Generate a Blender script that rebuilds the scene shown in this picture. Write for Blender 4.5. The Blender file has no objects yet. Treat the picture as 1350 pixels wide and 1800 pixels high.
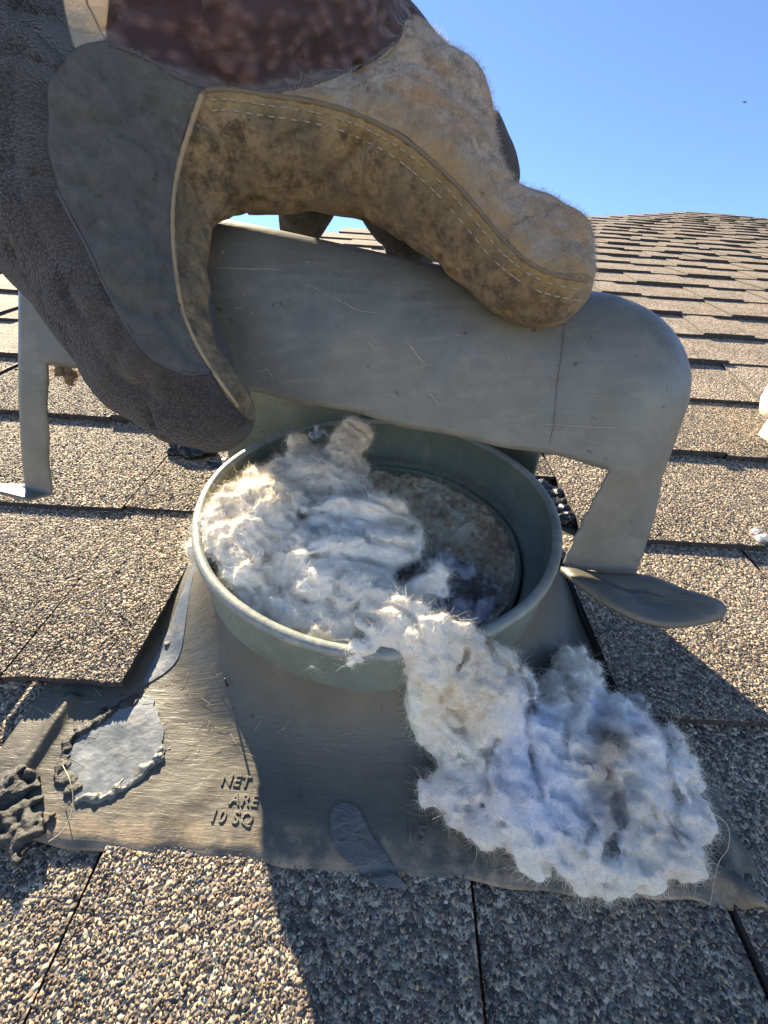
import bpy, math, random
import numpy as np
from mathutils import Matrix, Vector
from mathutils.bvhtree import BVHTree
rng = np.random.default_rng(7); random.seed(7)
S = bpy.context.scene
COL = S.collection

# ------------------------------------------------------------------ camera, sky, sun, exposure
# everything is modelled in roof coordinates: u along the courses, v up the slope, w off the roof
PITCH = math.radians(22.0)
EAVE = 3.0
ROOF = Matrix.Translation((0, 0, EAVE)) @ Matrix.Rotation(PITCH, 4, 'X')
H = 0.225                       # height of the phone above the shingles
F = 790.0                       # focal length in pixels of a 1350 x 1800 frame

def _cam():
    ray = lambda x, y: np.array([x - 675, 900 - y, F], float)
    v = ray(715, 270); v /= np.linalg.norm(v)
    r2 = ray(1715, 270 + 62)
    n = np.cross(v, r2); n /= np.linalg.norm(n)
    if n[1] < 0: n = -n
    u = np.cross(v, n)
    if u[0] < 0: u = -u
    return np.array([u, v, n])
R = _cam()
def bp(x, y, w=0.0):            # where a line of sight meets the plane w above the roof
    d = R @ np.array([x - 675, 900 - y, F]); t = (H - w) / (-d[2])
    return np.array([d[0] * t, d[1] * t, w])
def dep(x, y, Z):               # a point at a distance Z in front of the phone
    return R @ (np.array([(x - 675) / F, (900 - y) / F, 1.0]) * Z) + np.array([0, 0, H])
def pr(P):
    c = (np.asarray(P) - np.array([0, 0, H])) @ R
    return np.stack([675 + F * c[..., 0] / c[..., 2], 900 - F * c[..., 1] / c[..., 2], c[..., 2]], -1)

cam = bpy.data.cameras.new('camera'); co = bpy.data.objects.new('camera', cam); COL.objects.link(co)
cam.sensor_fit = 'VERTICAL'; cam.sensor_height = 36; cam.sensor_width = 27
cam.lens = F / 1800 * 36; cam.clip_start = 0.005; cam.clip_end = 3000
M3 = Matrix(((R[0][0], R[0][1], -R[0][2]), (R[1][0], R[1][1], -R[1][2]), (R[2][0], R[2][1], -R[2][2])))
co.matrix_world = ROOF @ (Matrix.Translation((0, 0, H)) @ M3.to_4x4())
S.camera = co

SUN = Vector((-1.54, 2.8, 1.0)).normalized()           # towards the sun, roof coordinates
SW = (ROOF.to_3x3() @ SUN).normalized()
elev = math.asin(SW.z); azim = math.atan2(SW.x, SW.y)
world = bpy.data.worlds.new('World'); S.world = world; world.use_nodes = True
nt = world.node_tree; bg = nt.nodes['Background']
sky = nt.nodes.new('ShaderNodeTexSky'); sky.sky_type = 'NISHITA'; sky.sun_disc = False
sky.sun_elevation = elev; sky.sun_rotation = azim
sky.altitude = 2500; sky.air_density = 0.9; sky.dust_density = 0.1; sky.ozone_density = 4.0
nt.links.new(sky.outputs[0], bg.inputs[0]); bg.inputs[1].default_value = 0.072
sl = bpy.data.lights.new('sun', 'SUN'); sl.energy = 5.0; sl.angle = math.radians(0.5); sl.color = (1.0, 0.86, 0.62)
so = bpy.data.objects.new('sun', sl); COL.objects.link(so)
so.rotation_euler = SW.to_track_quat('Z', 'Y').to_euler(); so.location = (0, 0, 20)
S.cycles.max_bounces = 24; S.cycles.diffuse_bounces = 16; S.cycles.glossy_bounces = 4; S.cycles.transmission_bounces = 12
S.view_settings.view_transform = 'Standard'; S.view_settings.look = 'None'
S.view_settings.exposure = 2.1; S.view_settings.gamma = 1.0; S.view_settings.use_curve_mapping = False

# ------------------------------------------------------------------ helpers
ORI = {}
def finish_top(o, origin=(0, 0, 0)):
    o.matrix_world = ROOF @ Matrix.Translation(origin)
def tag(o, label=None, cat=None, group=None, kind=None):
    if label: o['label'] = label
    if cat: o['category'] = cat
    if group: o['group'] = group
    if kind: o['kind'] = kind
    return o
def thing(name, label, cat, origin=(0, 0, 0), group=None, kind=None):
    o = bpy.data.objects.new(name, None); o.empty_display_size = 0.02; COL.objects.link(o)
    ORI[o.name] = np.array(origin, float); finish_top(o, origin)
    return tag(o, label, cat, group, kind)
def mesh(name, V, Fc, mat=None, parent=None, smooth=True, origin=None, attrs=None, kind=None):
    V = np.asarray(V, np.float32)
    org = ORI[parent.name] if parent is not None else np.array(origin if origin is not None else (0, 0, 0), float)
    V = V - org.astype(np.float32)
    me = bpy.data.meshes.new(name)
    if isinstance(Fc, np.ndarray):
        n, k = Fc.shape
        me.vertices.add(len(V)); me.vertices.foreach_set('co', V.ravel())
        me.loops.add(n * k); me.loops.foreach_set('vertex_index', Fc.astype(np.int32).ravel())
        me.polygons.add(n); me.polygons.foreach_set('loop_start', np.arange(0, n * k, k, dtype=np.int32))
        me.polygons.foreach_set('loop_total', np.full(n, k, np.int32))
        me.update(calc_edges=True)
    else:
        me.from_pydata([tuple(map(float, v)) for v in V], [], Fc)
    me.validate()
    if smooth: me.polygons.foreach_set('use_smooth', [True] * len(me.polygons))
    for k_, a in (attrs or {}).items():
        a = np.asarray(a, np.float32)
        if a.ndim == 1:
            at = me.attributes.new(k_, 'FLOAT', 'POINT'); at.data.foreach_set('value', a)
        else:
            at = me.attributes.new(k_, 'FLOAT_COLOR', 'POINT')
            at.data.foreach_set('color', np.concatenate([a, np.ones((len(a), 1), np.float32)], 1).ravel())
    if mat: me.materials.append(mat)
    o = bpy.data.objects.new(name, me); COL.objects.link(o)
    if parent is not None:
        o.parent = parent; ORI[o.name] = org
    else:
        ORI[o.name] = org; finish_top(o, tuple(org))
    if kind: o['kind'] = kind
    return o

TAB = rng.random((64, 64, 64)).astype(np.float32)
def vnoise(P, f, s=0):
    Q = np.asarray(P) * f + s * 7.31 + 100; i = np.floor(Q).astype(int); t = Q - i; t = t * t * (3 - 2 * t); i &= 63; j = (i + 1) & 63
    x, y, z = t[..., 0], t[..., 1], t[..., 2]
    g = lambda a, b, c: TAB[a, b, c]
    c00 = g(i[..., 0], i[..., 1], i[..., 2]) * (1 - x) + g(j[..., 0], i[..., 1], i[..., 2]) * x
    c10 = g(i[..., 0], j[..., 1], i[..., 2]) * (1 - x) + g(j[..., 0], j[..., 1], i[..., 2]) * x
    c01 = g(i[..., 0], i[..., 1], j[..., 2]) * (1 - x) + g(j[..., 0], i[..., 1], j[..., 2]) * x
    c11 = g(i[..., 0], j[..., 1], j[..., 2]) * (1 - x) + g(j[..., 0], j[..., 1], j[..., 2]) * x
    return (c00 * (1 - y) + c10 * y) * (1 - z) + (c01 * (1 - y) + c11 * y) * z - 0.5
def fbm(P, f, o=3, s=0):
    r = 0; a = 1
    for k in range(o): r = r + a * vnoise(P, f * 2.03 ** k, s + k); a *= .5
    return r

def caps_sdf(lo, hi, h, caps, k):
    """signed distance grid of rounded cones joined smoothly"""
    lo = np.array(lo); hi = np.array(hi); n = np.ceil((hi - lo) / h).astype(int) + 1
    G = np.full(n, 0.02, np.float32)
    ax = [lo[i] + h * np.arange(n[i]) for i in range(3)]
    for A, B, ra, rb in caps:
        m = max(ra, rb) + .012
        a = np.maximum(((np.minimum(A, B) - m - lo) / h).astype(int), 0); b = np.minimum(((np.maximum(A, B) + m - lo) / h).astype(int) + 2, n)
        if np.any(b <= a): continue
        X, Y, Z = np.meshgrid(ax[0][a[0]:b[0]], ax[1][a[1]:b[1]], ax[2][a[2]:b[2]], indexing='ij')
        d = np.array(B) - A; L = max(d @ d, 1e-12)
        t = np.clip(((X - A[0]) * d[0] + (Y - A[1]) * d[1] + (Z - A[2]) * d[2]) / L, 0, 1)
        D = np.sqrt((X - A[0] - t * d[0]) ** 2 + (Y - A[1] - t * d[1]) ** 2 + (Z - A[2] - t * d[2]) ** 2) - (ra + (rb - ra) * t)
        g = G[a[0]:b[0], a[1]:b[1], a[2]:b[2]]
        hh = np.clip(.5 + .5 * (g - D) / k, 0, 1)
        G[a[0]:b[0], a[1]:b[1], a[2]:b[2]] = g * (1 - hh) + D * hh - k * hh * (1 - hh)
    return G, lo, h
def add_noise(G, lo, h, fn, band):
    I = np.argwhere(np.abs(G) < band)
    P = lo + I * h
    G[I[:, 0], I[:, 1], I[:, 2]] += fn(P).astype(np.float32)
def nets(G, lo, h):
    s = G < 0; n = np.array(G.shape) - 1
    cnt = np.zeros(n, np.uint8)
    cs = [(a, b, c) for a in (0, 1) for b in (0, 1) for c in (0, 1)]
    for a, b, c in cs: cnt += s[a:a + n[0], b:b + n[1], c:c + n[2]]
    act = (cnt > 0) & (cnt < 8)
    I = np.argwhere(act); ids = np.full(n, -1, np.int32); ids[act] = np.arange(len(I))
    acc = np.zeros((len(I), 3)); num = np.zeros(len(I))
    for a in cs:
        for ax in range(3):
            if a[ax]: continue
            b = list(a); b[ax] = 1
            fa = G[I[:, 0] + a[0], I[:, 1] + a[1], I[:, 2] + a[2]]; fb = G[I[:, 0] + b[0], I[:, 1] + b[1], I[:, 2] + b[2]]
            m = (fa < 0) != (fb < 0); t = fa[m] / (fa[m] - fb[m])
            p = np.tile(np.array(a, float), (m.sum(), 1)); p[:, ax] += t
            acc[m] += p; num[m] += 1
    V = (I + acc / num[:, None]) * h + lo
    Q = []
    for ax in range(3):
        sl = [slice(1, -1)] * 3; sl2 = list(sl); sl[ax] = slice(0, -1); sl2[ax] = slice(1, None)
        A = s[tuple(sl)]; B = s[tuple(sl2)]
        o1, o2 = (ax + 1) % 3, (ax + 2) % 3
        for flip, msk in ((False, A & ~B), (True, ~A & B)):
            J = np.argwhere(msk); off = np.ones(3, int); off[ax] = 0; J = J + off
            q = []
            for d1, d2 in ((-1, -1), (0, -1), (0, 0), (-1, 0)):
                K = J.copy(); K[:, o1] += d1; K[:, o2] += d2
                q.append(ids[K[:, 0], K[:, 1], K[:, 2]])
            q = np.stack(q, 1)
            if flip: q = q[:, ::-1]
            Q.append(q)
    Q = np.concatenate(Q); Q = Q[(Q >= 0).all(1)]
    return V, Q
def vnormals(V, Q):
    n = np.cross(V[Q[:, 2]] - V[Q[:, 0]], V[Q[:, 3 if Q.shape[1] > 3 else 1]] - V[Q[:, 1 if Q.shape[1] > 3 else 0]])
    N = np.zeros_like(V)
    for k in range(Q.shape[1]): np.add.at(N, Q[:, k], n)
    return N / np.maximum(np.linalg.norm(N, axis=1), 1e-9)[:, None]
def unit(a): return a / np.maximum(np.linalg.norm(a, axis=-1, keepdims=True), 1e-9)
def ribbons(P, D, L, W, seg=3, curl=.5, g=None):
    """curved flat fibres: roots P, directions D, lengths L, widths W"""
    g = g or rng
    n = len(P); D = unit(D); C = unit(g.normal(size=(n, 3))); C = unit(C - (C * D).sum(1, keepdims=True) * D)
    C2 = np.cross(D, C); side = unit(g.normal(size=(n, 3))); k = curl * g.uniform(.3, 1.6, n)[:, None]; k2 = curl * g.normal(size=n)[:, None] * .6
    pts = []
    for i in range(seg + 1):
        t = i / seg
        pts.append(P + L[:, None] * (D * (t - .25 * (k * t) ** 2 * t) + C * k * t * t + C2 * k2 * t ** 3))
    V = np.empty((n, seg + 1, 2, 3), np.float32)
    for i in range(seg + 1):
        w = W * (1 - .75 * i / seg) * .5
        T = unit(pts[min(i + 1, seg)] - pts[max(i - 1, 0)]); s_ = unit(np.cross(T, side))
        V[:, i, 0] = pts[i] - s_ * w[:, None]; V[:, i, 1] = pts[i] + s_ * w[:, None]
    base = (np.arange(n) * (seg + 1) * 2)[:, None, None]
    q = np.array([[2 * i, 2 * i + 1, 2 * i + 3, 2 * i + 2] for i in range(seg)])[None]
    return V.reshape(-1, 3), (base + q).reshape(-1, 4), (seg + 1) * 2
def tube(pts, r, n=8, cap=True):
    pts = np.asarray(pts, float); m = len(pts); r = np.broadcast_to(r, (m,))
    V = []; up = np.array([.13, .21, .97])
    for i in range(m):
        t = unit(pts[min(i + 1, m - 1)] - pts[max(i - 1, 0)]); a = unit(np.cross(t, up)); b = np.cross(t, a)
        for k in range(n):
            c = 2 * math.pi * k / n; V.append(pts[i] + r[i] * (a * math.cos(c) + b * math.sin(c)))
    Fc = [(i * n + k, i * n + (k + 1) % n, (i + 1) * n + (k + 1) % n, (i + 1) * n + k) for i in range(m - 1) for k in range(n)]
    if cap: Fc += [tuple(range(n))[::-1], tuple((m - 1) * n + k for k in range(n))]
    return V, Fc
def join(parts):
    V = []; Fc = []
    for v, f in parts:
        o = len(V); V += list(v); Fc += [tuple(i + o for i in q) for q in f]
    return np.array(V), Fc
def lathe(c, prof, n=128, wob=None):
    V = []; m = len(prof)
    for i, (r, w) in enumerate(prof):
        for k in range(n):
            a = 2 * math.pi * k / n; q = wob(a, i) if wob else (0, 0)
            V.append((c[0] + (r + q[0]) * math.cos(a), c[1] + (r + q[0]) * math.sin(a), w + q[1]))
    Fc = [(i * n + k, i * n + (k + 1) % n, (i + 1) * n + (k + 1) % n, (i + 1) * n + k) for i in range(m - 1) for k in range(n)]
    return V, Fc
def inpoly(P, poly):
    x, y = P[..., 0], P[..., 1]; r = np.zeros(x.shape, bool); n = len(poly)
    for i in range(n):
        x1, y1 = poly[i]; x2, y2 = poly[(i + 1) % n]
        if y1 == y2: continue
        r ^= ((y1 > y) != (y2 > y)) & (x < (x2 - x1) * (y - y1) / (y2 - y1) + x1)
    return r
def polydist(P, poly, closed=True):
    d = np.full(P.shape[:-1], 1e9); n = len(poly)
    for i in range(n if closed else n - 1):
        a = np.array(poly[i], float); b = np.array(poly[(i + 1) % n], float); e = b - a
        t = np.clip(((P - a) @ e) / max(e @ e, 1e-12), 0, 1)
        d = np.minimum(d, np.linalg.norm(P - a - t[..., None] * e, axis=-1))
    return d
def sdpoly(P, poly): return np.where(inpoly(P, poly), 1, -1) * polydist(P, poly)
def smoothline(pts, n=6, closed=False):
    p = np.asarray(pts, float); m = len(p); out = []
    for i in range(m if closed else m - 1):
        a = p[(i - 1) % m] if closed or i else p[0]; b = p[i]; c = p[(i + 1) % m]; d = p[(i + 2) % m] if closed or i + 2 < m else p[-1]
        for k in range(n):
            t = k / n
            out.append(.5 * (2 * b + (c - a) * t + (2 * a - 5 * b + 4 * c - d) * t * t + (3 * b - a - 3 * c + d) * t ** 3))
    if not closed: out.append(p[-1])
    return np.array(out)

class Mat:
    def __init__(s, name):
        s.m = bpy.data.materials.new(name); s.m.use_nodes = True; s.t = s.m.node_tree
        s.b = s.t.nodes['Principled BSDF']; s.out = s.t.nodes['Material Output']
        s.tc = s.t.nodes.new('ShaderNodeTexCoord').outputs['Object']
    def n(s, typ, ins=None, **kw):
        x = s.t.nodes.new('ShaderNode' + typ)
        for k, v in kw.items(): setattr(x, k, v)
        for k, v in (ins or {}).items(): s.set(x.inputs[k], v)
        return x
    def set(s, i, v):
        if isinstance(v, bpy.types.NodeSocket): s.t.links.new(v, i)
        elif isinstance(v, (tuple, list)) and len(v) == 3 and i.type == 'RGBA': i.default_value = (*v, 1)
        else: i.default_value = v
    def noise(s, scale, det=4, rough=.55, vec=None, dist=0, out=0):
        return s.n('TexNoise', {'Vector': vec or s.tc, 'Scale': scale, 'Detail': det, 'Roughness': rough, 'Distortion': dist}).outputs[out]
    def vor(s, scale, vec=None, feature='F1', out='Distance', rand=1):
        return s.n('TexVoronoi', {'Vector': vec or s.tc, 'Scale': scale, 'Randomness': rand}, feature=feature).outputs[out]
    def map(s, scale=(1, 1, 1), rot=(0, 0, 0), vec=None):
        return s.n('Mapping', {'Vector': vec or s.tc, 'Scale': scale, 'Rotation': rot}).outputs[0]
    def ramp(s, fac, stops, interp='LINEAR'):
        x = s.n('ValToRGB', {'Fac': fac}); x.color_ramp.interpolation = interp
        e = x.color_ramp.elements
        while len(e) < len(stops): e.new(.5)
        for q, (p, c) in zip(e, stops):
            q.position = p; q.color = (*c, 1) if isinstance(c, tuple) else (c, c, c, 1)
        return x.outputs[0]
    def mix(s, f, a, b, blend='MIX'):
        x = s.n('Mix', data_type='RGBA', blend_type=blend); s.set(x.inputs[0], f); s.set(x.inputs[6], a); s.set(x.inputs[7], b); return x.outputs[2]
    def math(s, op, a, b=0.0, clamp=False):
        x = s.n('Math', operation=op, use_clamp=clamp); s.set(x.inputs[0], a); s.set(x.inputs[1], b); return x.outputs[0]
    def attr(s, name, out='Fac'): return s.n('Attribute', attribute_name=name).outputs[out]
    def bump(s, h, dist, strength=1.0, normal=None):
        x = s.n('Bump', {'Height': h, 'Distance': dist, 'Strength': strength})
        if normal: s.set(x.inputs['Normal'], normal)
        return x.outputs[0]
    def fin(s, col, rough=.8, normal=None, metal=0, spec=.5, sheen=0):
        s.set(s.b.inputs['Base Color'], col); s.set(s.b.inputs['Roughness'], rough); s.set(s.b.inputs['Metallic'], metal)
        s.set(s.b.inputs['Specular IOR Level'], spec); s.set(s.b.inputs['Sheen Weight'], sheen)
        if normal: s.set(s.b.inputs['Normal'], normal)
        return s.m

# ------------------------------------------------------------------ materials
def mat_shingle(name='shingle_granules'):
    m = Mat(name)
    c = m.vor(520, out='Color'); sep = m.n('SeparateColor', {'Color': c})
    base = m.ramp(sep.outputs[0], [(0, (.10, .082, .07)), (.25, (.21, .165, .13)), (.5, (.35, .275, .205)), (.66, (.19, .185, .16)), (.74, (.46, .36, .26)), (.93, (.60, .49, .36))], 'CONSTANT')
    big = m.noise(9, 3); tone = m.ramp(big, [(.3, .72), (.7, 1.12)])
    col = m.mix(1, base, tone, 'MULTIPLY')
    d = m.vor(520); hgt = m.math('SUBTRACT', .6, d)
    b = m.bump(hgt, .0013, 1.0); b = m.bump(m.noise(120, 3), .0012, .6, b)
    return m.fin(col, .85, b, spec=.25)
M_SH = mat_shingle()
def mat_granule():
    m = Mat('mineral_granules'); c = m.attr('tone', 'Color')
    return m.fin(c, .62, m.bump(m.noise(2500, 2), .0003, .5), spec=.5)
M_GR = mat_granule()
def mat_asphalt():
    m = Mat('asphalt_edge'); return m.fin(m.ramp(m.noise(300, 4), [(.3, (.012, .011, .012)), (.7, (.05, .045, .045))]), .8, m.bump(m.noise(400, 4), .001, .8))
M_AS = mat_asphalt()
def mat_paint(name, c1, c2, brush=(40, 900, 40), dust=(.40, .36, .28), amt=.35, rough=.5, bdist=.0004, rot=(0, 0, 0), streak=.12):
    m = Mat(name)
    v = m.map(brush, rot); st = m.noise(1, 5, .6, v, .4)
    big = m.noise(22, 5, .6)
    col = m.mix(m.ramp(big, [(.35, 0), (.68, 1)]), c1, c2)
    col = m.mix(m.math('MULTIPLY', m.ramp(m.noise(55, 7, .72, dist=.6), [(.5, 0), (.72, 1)]), amt), col, dust)
    col = m.mix(m.ramp(m.noise(210, 3), [(.68, 0), (.74, .75)]), col, tuple(x * .35 for x in c1))
    col = m.mix(m.ramp(st, [(.5, 0), (.8, streak)]), col, tuple(min(1, x * 1.5) for x in c2))
    st2 = m.noise(1, 4, .65, m.map((brush[0] * 1.7, brush[1] * 2.3, brush[2]), (rot[0], rot[1], rot[2] + .25)), .8)
    h = m.math('ADD', m.math('MULTIPLY', st, .6), m.math('MULTIPLY', st2, .5)); h = m.math('ADD', h, m.math('MULTIPLY', m.noise(260, 5), .5))
    return m, col, m.bump(h, bdist, 1.0), m.ramp(m.noise(40, 4), [(.3, rough - .1), (.7, rough + .15)])
m_, c_, n_, r_ = mat_paint('weathered_grey_paint', (.092, .090, .074), (.150, .145, .120), (30, 420, 90), amt=.16, streak=.4, rough=.42, bdist=.00012)
M_HOOD = m_.fin(c_, r_, n_, spec=.5)
m_, c_, n_, r_ = mat_paint('inner_green_grey_paint', (.115, .14, .12), (.17, .20, .17), (50, 50, 300), amt=.25, rough=.5, bdist=.00012)
M_PIPE = m_.fin(c_, r_, n_, spec=.5)
m_, c_, n_, r_ = mat_paint('rim_paint', (.15, .17, .16), (.23, .245, .225), (120, 120, 120), dust=(.5, .47, .38), amt=.5, rough=.5, bdist=.0003)
M_RIM = m_.fin(c_, r_, n_, spec=.5)
def mat_flange():
    m, col, nrm, rg = mat_paint('brushed_flashing_paint', (.068, .059, .042), (.100, .088, .062), (55, 300, 55), dust=(.22, .21, .17), amt=.06, rough=.47, bdist=.0004)
    sp = m.n('SeparateXYZ', {0: m.tc}); y = sp.outputs[1]
    e = m.math('ADD', y, m.math('MULTIPLY', m.math('SUBTRACT', m.noise(45, 5, .65), .5), .022))
    rust = m.ramp(m.math('MULTIPLY', m.math('SUBTRACT', e, .047 - .218), 24, True), [(0, 1), (.3, .8), (.46, 0)])
    rc = m.mix(m.noise(160, 5), (.20, .12, .065), (.42, .33, .22))
    col = m.mix(m.math('MULTIPLY', rust, m.ramp(m.noise(70, 5, .7), [(.42, .05), (.6, .85)])), col, rc)
    return m.fin(col, rg, nrm, spec=.6)
M_FL = mat_flange()
def mat_galv():
    m = Mat('bare_galvanised_steel')
    c = m.mix(m.ramp(m.noise(60, 6, .7), [(.4, 0), (.65, 1)]), (.11, .125, .14), (.19, .205, .225))
    c = m.mix(m.ramp(m.noise(90, 6, .7), [(.58, 0), (.72, .6)]), c, (.2, .15, .10))
    return m.fin(c, m.ramp(m.noise(120, 4), [(.3, .35), (.7, .6)]), m.bump(m.noise(300, 4), .0003), metal=.15)
M_GALV = mat_galv()
def mat_tar():
    m = Mat('cracked_roof_tar')
    c = m.ramp(m.noise(130, 6, .7), [(.35, (.012, .011, .011)), (.6, (.04, .036, .03)), (.75, (.13, .11, .08))])
    return m.fin(c, .5, m.bump(m.noise(260, 6, .7), .0016), spec=.5)
M_TAR = mat_tar()
M_MAST = (lambda m: m.fin(m.ramp(m.noise(60, 5, .65), [(.35, (.075, .08, .078)), (.7, (.16, .155, .13))]), .5, m.bump(m.noise(110, 5, .6, dist=1), .002), spec=.5))(Mat('painted_mastic'))
def mat_fluff(name, trans=.35):
    m = Mat(name); c = m.attr('tone', 'Color')
    n = m.bump(m.noise(600, 6, .75, dist=.8), .0012, .8)
    m.fin(c, .95, n, spec=.1, sheen=.2)
    tr = m.n('BsdfTranslucent', {'Color': c}); mx = m.n('MixShader', {0: trans, 1: m.b.outputs[0], 2: tr.outputs[0]})
    m.t.links.new(mx.outputs[0], m.out.inputs[0]); return m.m
M_LINT = mat_fluff('dryer_lint', .08); M_FIB = mat_fluff('lint_fibres', .38)
def mat_plain(name, c, r=.6, metal=0): 
    m = Mat(name); return m.fin(m.mix(m.noise(150, 4), tuple(x * .75 for x in c), c), r, metal=metal)

# ------------------------------------------------------------------ roof: deck, shingles, hips, house, ground
E0 = .1425; V0 = .1187 - E0
APEX = bp(1230, 372)[:2]; HL = bp(1000, 385)[:2]; HR = bp(1350, 385)[:2]
def hipu(v):                                   # left and right hip at height v
    tl = (HL - APEX) / (APEX[1] - HL[1]); tr = (HR - APEX) / (APEX[1] - HR[1])
    k = APEX[1] - v; return APEX[0] + tl[0] * k, APEX[0] + tr[0] * k
vb = -3.5
lb, rb_ = hipu(vb); lb = max(lb, -6.0); rb_ = min(rb_, 7.0)
roof = mesh('roof_slope', [(lb, vb, -.012), (rb_, vb, -.012), (APEX[0], APEX[1], -.012), (lb, vb, -.16), (rb_, vb, -.16), (APEX[0], APEX[1], -.16)],
            [(0, 1, 2), (3, 5, 4), (0, 3, 4, 1)], M_SH, smooth=False)
tag(roof, kind='structure')

def slab_mesh(du, dv, t, z0, z1, skew=0.0, sk2=0.0, nu=6):
    """a shingle piece: du wide, dv up the slope, top z0 at its lower edge and z1 at its upper end, ragged lower edge"""
    V = []; jit = [random.uniform(-.0012, .0012) for _ in range(nu + 1)]
    for i in range(nu + 1):
        s = i / nu; x0 = s * du; x1 = skew + s * (du - skew + sk2)
        V += [(x0, jit[i], z0 - t), (x0, jit[i], z0), (x1, dv, z1), (x1, dv, z1 - t * .5)]
    Fc = []
    for i in range(nu):
        a, b = i * 4, i * 4 + 4
        Fc += [(a + 1, b + 1, b + 2, a + 2), (a, b, b + 1, a + 1), (a, a + 3, b + 3, b)]
    Fc += [(0, 1, 2, 3), (nu * 4, nu * 4 + 3, nu * 4 + 2, nu * 4 + 1)]
    return V, Fc
W0 = -.006
GR = []                                        # granule patches: (u0,v0,du,dv,z0,z1)
pieces = 0
shared = {}
stuffV = []; stuffF = []
def add_piece(u, v, du, dv, t, z0, z1, skew=0., sk2=0., lift=0., key=None, tint=None):
    global pieces
    if key and key in shared: me = shared[key]
    else:
        V, Fc = slab_mesh(du, dv, t, z0, z1, skew, sk2)
        me = bpy.data.meshes.new('shingle'); me.from_pydata(V, [], Fc); me.materials.append(M_SH); me.materials.append(M_AS)
        for i, p in enumerate(me.polygons): 
            if i >= 18 or i % 3: p.material_index = 1
        if key: shared[key] = me
    if pieces < 298:
        o = bpy.data.objects.new('shingle', me); COL.objects.link(o); o.parent = roof; o.location = (u, v, W0 + lift)
        pieces += 1
    else:
        o_ = len(stuffV)
        for p in me.vertices: stuffV.append((p.co.x + u, p.co.y + v, p.co.z + W0 + lift))
        for p in me.polygons: stuffF.append((tuple(i + o_ for i in p.vertices), p.material_index))
rows = []
k = 0
while V0 + k * E0 < APEX[1] - .05:
    rows.append((k, V0 + k * E0)); k += 1
# hand placed pieces near the vent
NEAR = {
 0: [(-.60, .247, 1), (-.352, .248, 0), (-.103, .147, 1), (.0445, .100, 0), (.1455, .17, 1), (.317, .2, 0)],
 1: [(-.62, .18, 0), (-.44, .251, 1), (-.188, .063, 1), (.130, .145, 0), (.277, .16, 1), (.438, .2, 0)],
 2: [(-.62, .20, 1), (-.419, .221, 0), (-.197, .075, 1), (.154, .18, 1), (.335, .13, 0), (.466, .19, 1)],
 3: [(-.66, .2, 1), (-.458, .176, 0), (-.281, .25, 1), (-.03, .16, 0), (.131, .21, 1), (.342, .15, 0), (.493, .2, 1)]}
for k, v in rows:
    if k in NEAR:
        for (u, du, th) in NEAR[k]:
            near = k == 1 and (-.2 < u < .14)
            z0 = (.0135 if near else .0095 + .0028 * th)
            z1 = .0035 + .002 * th
            if near: z0 = .0150
            add_piece(u, v, du - (.0012 if k in (0, 3) else .0028), E0 + .004, .0045 if near else .004 + .002 * th, z0, z1 + (.004 if near else 0), 0, 0)
            if k <= 2 or True: GR.append((u, v, du - .003, E0, z0 + W0, z1 + (.004 if near else 0) + W0))
        if k == 2:                                # behind the pipe
            add_piece(-.12, v + .085, .272, E0 - .081, .004, .0085, .004); GR.append((-.12, v + .087, .272, E0 - .085, .0085 + W0, .004 + W0))
        continue
    l, r = hipu(v)
    l = max(l, -1.0 - .55 * v, -3.2); r = min(r, .8 + .95 * v)
    # base strips of about a metre, then the laminated tabs
    u = l
    off = random.random() * .3
    while u < r:
        du = min(.96 if u > l else .96 - off, r - u)
        if du > .02: add_piece(u, v, du, E0 + .004, .0045, .0085, .0035)
        u += du + .001
    u = l + random.uniform(0, .1)
    while u < r - .1:
        du = random.choice([.09, .12, .15, .18, .22]); s1 = random.choice([0, .018, .03]); s2 = random.choice([0, .018, .03])
        l2, r2 = hipu(v + E0)
        if u + du < r and u > l2 - .02 or l == -1:
            add_piece(u, v, du, E0 + .004, .0035, .0123, .0062, s1, -s2, key=(du, s1, s2))
        u += du + random.choice([.04, .07, .10, .14])
st = bpy.data.meshes.new('far_shingles')
st.from_pydata(stuffV, [], [f for f, _ in stuffF]); st.materials.append(M_SH); st.materials.append(M_AS)
st.polygons.foreach_set('material_index', [i for _, i in stuffF])
o = bpy.data.objects.new('far_shingles', st); COL.objects.link(o); o.parent = roof; o['kind'] = 'stuff'

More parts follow.
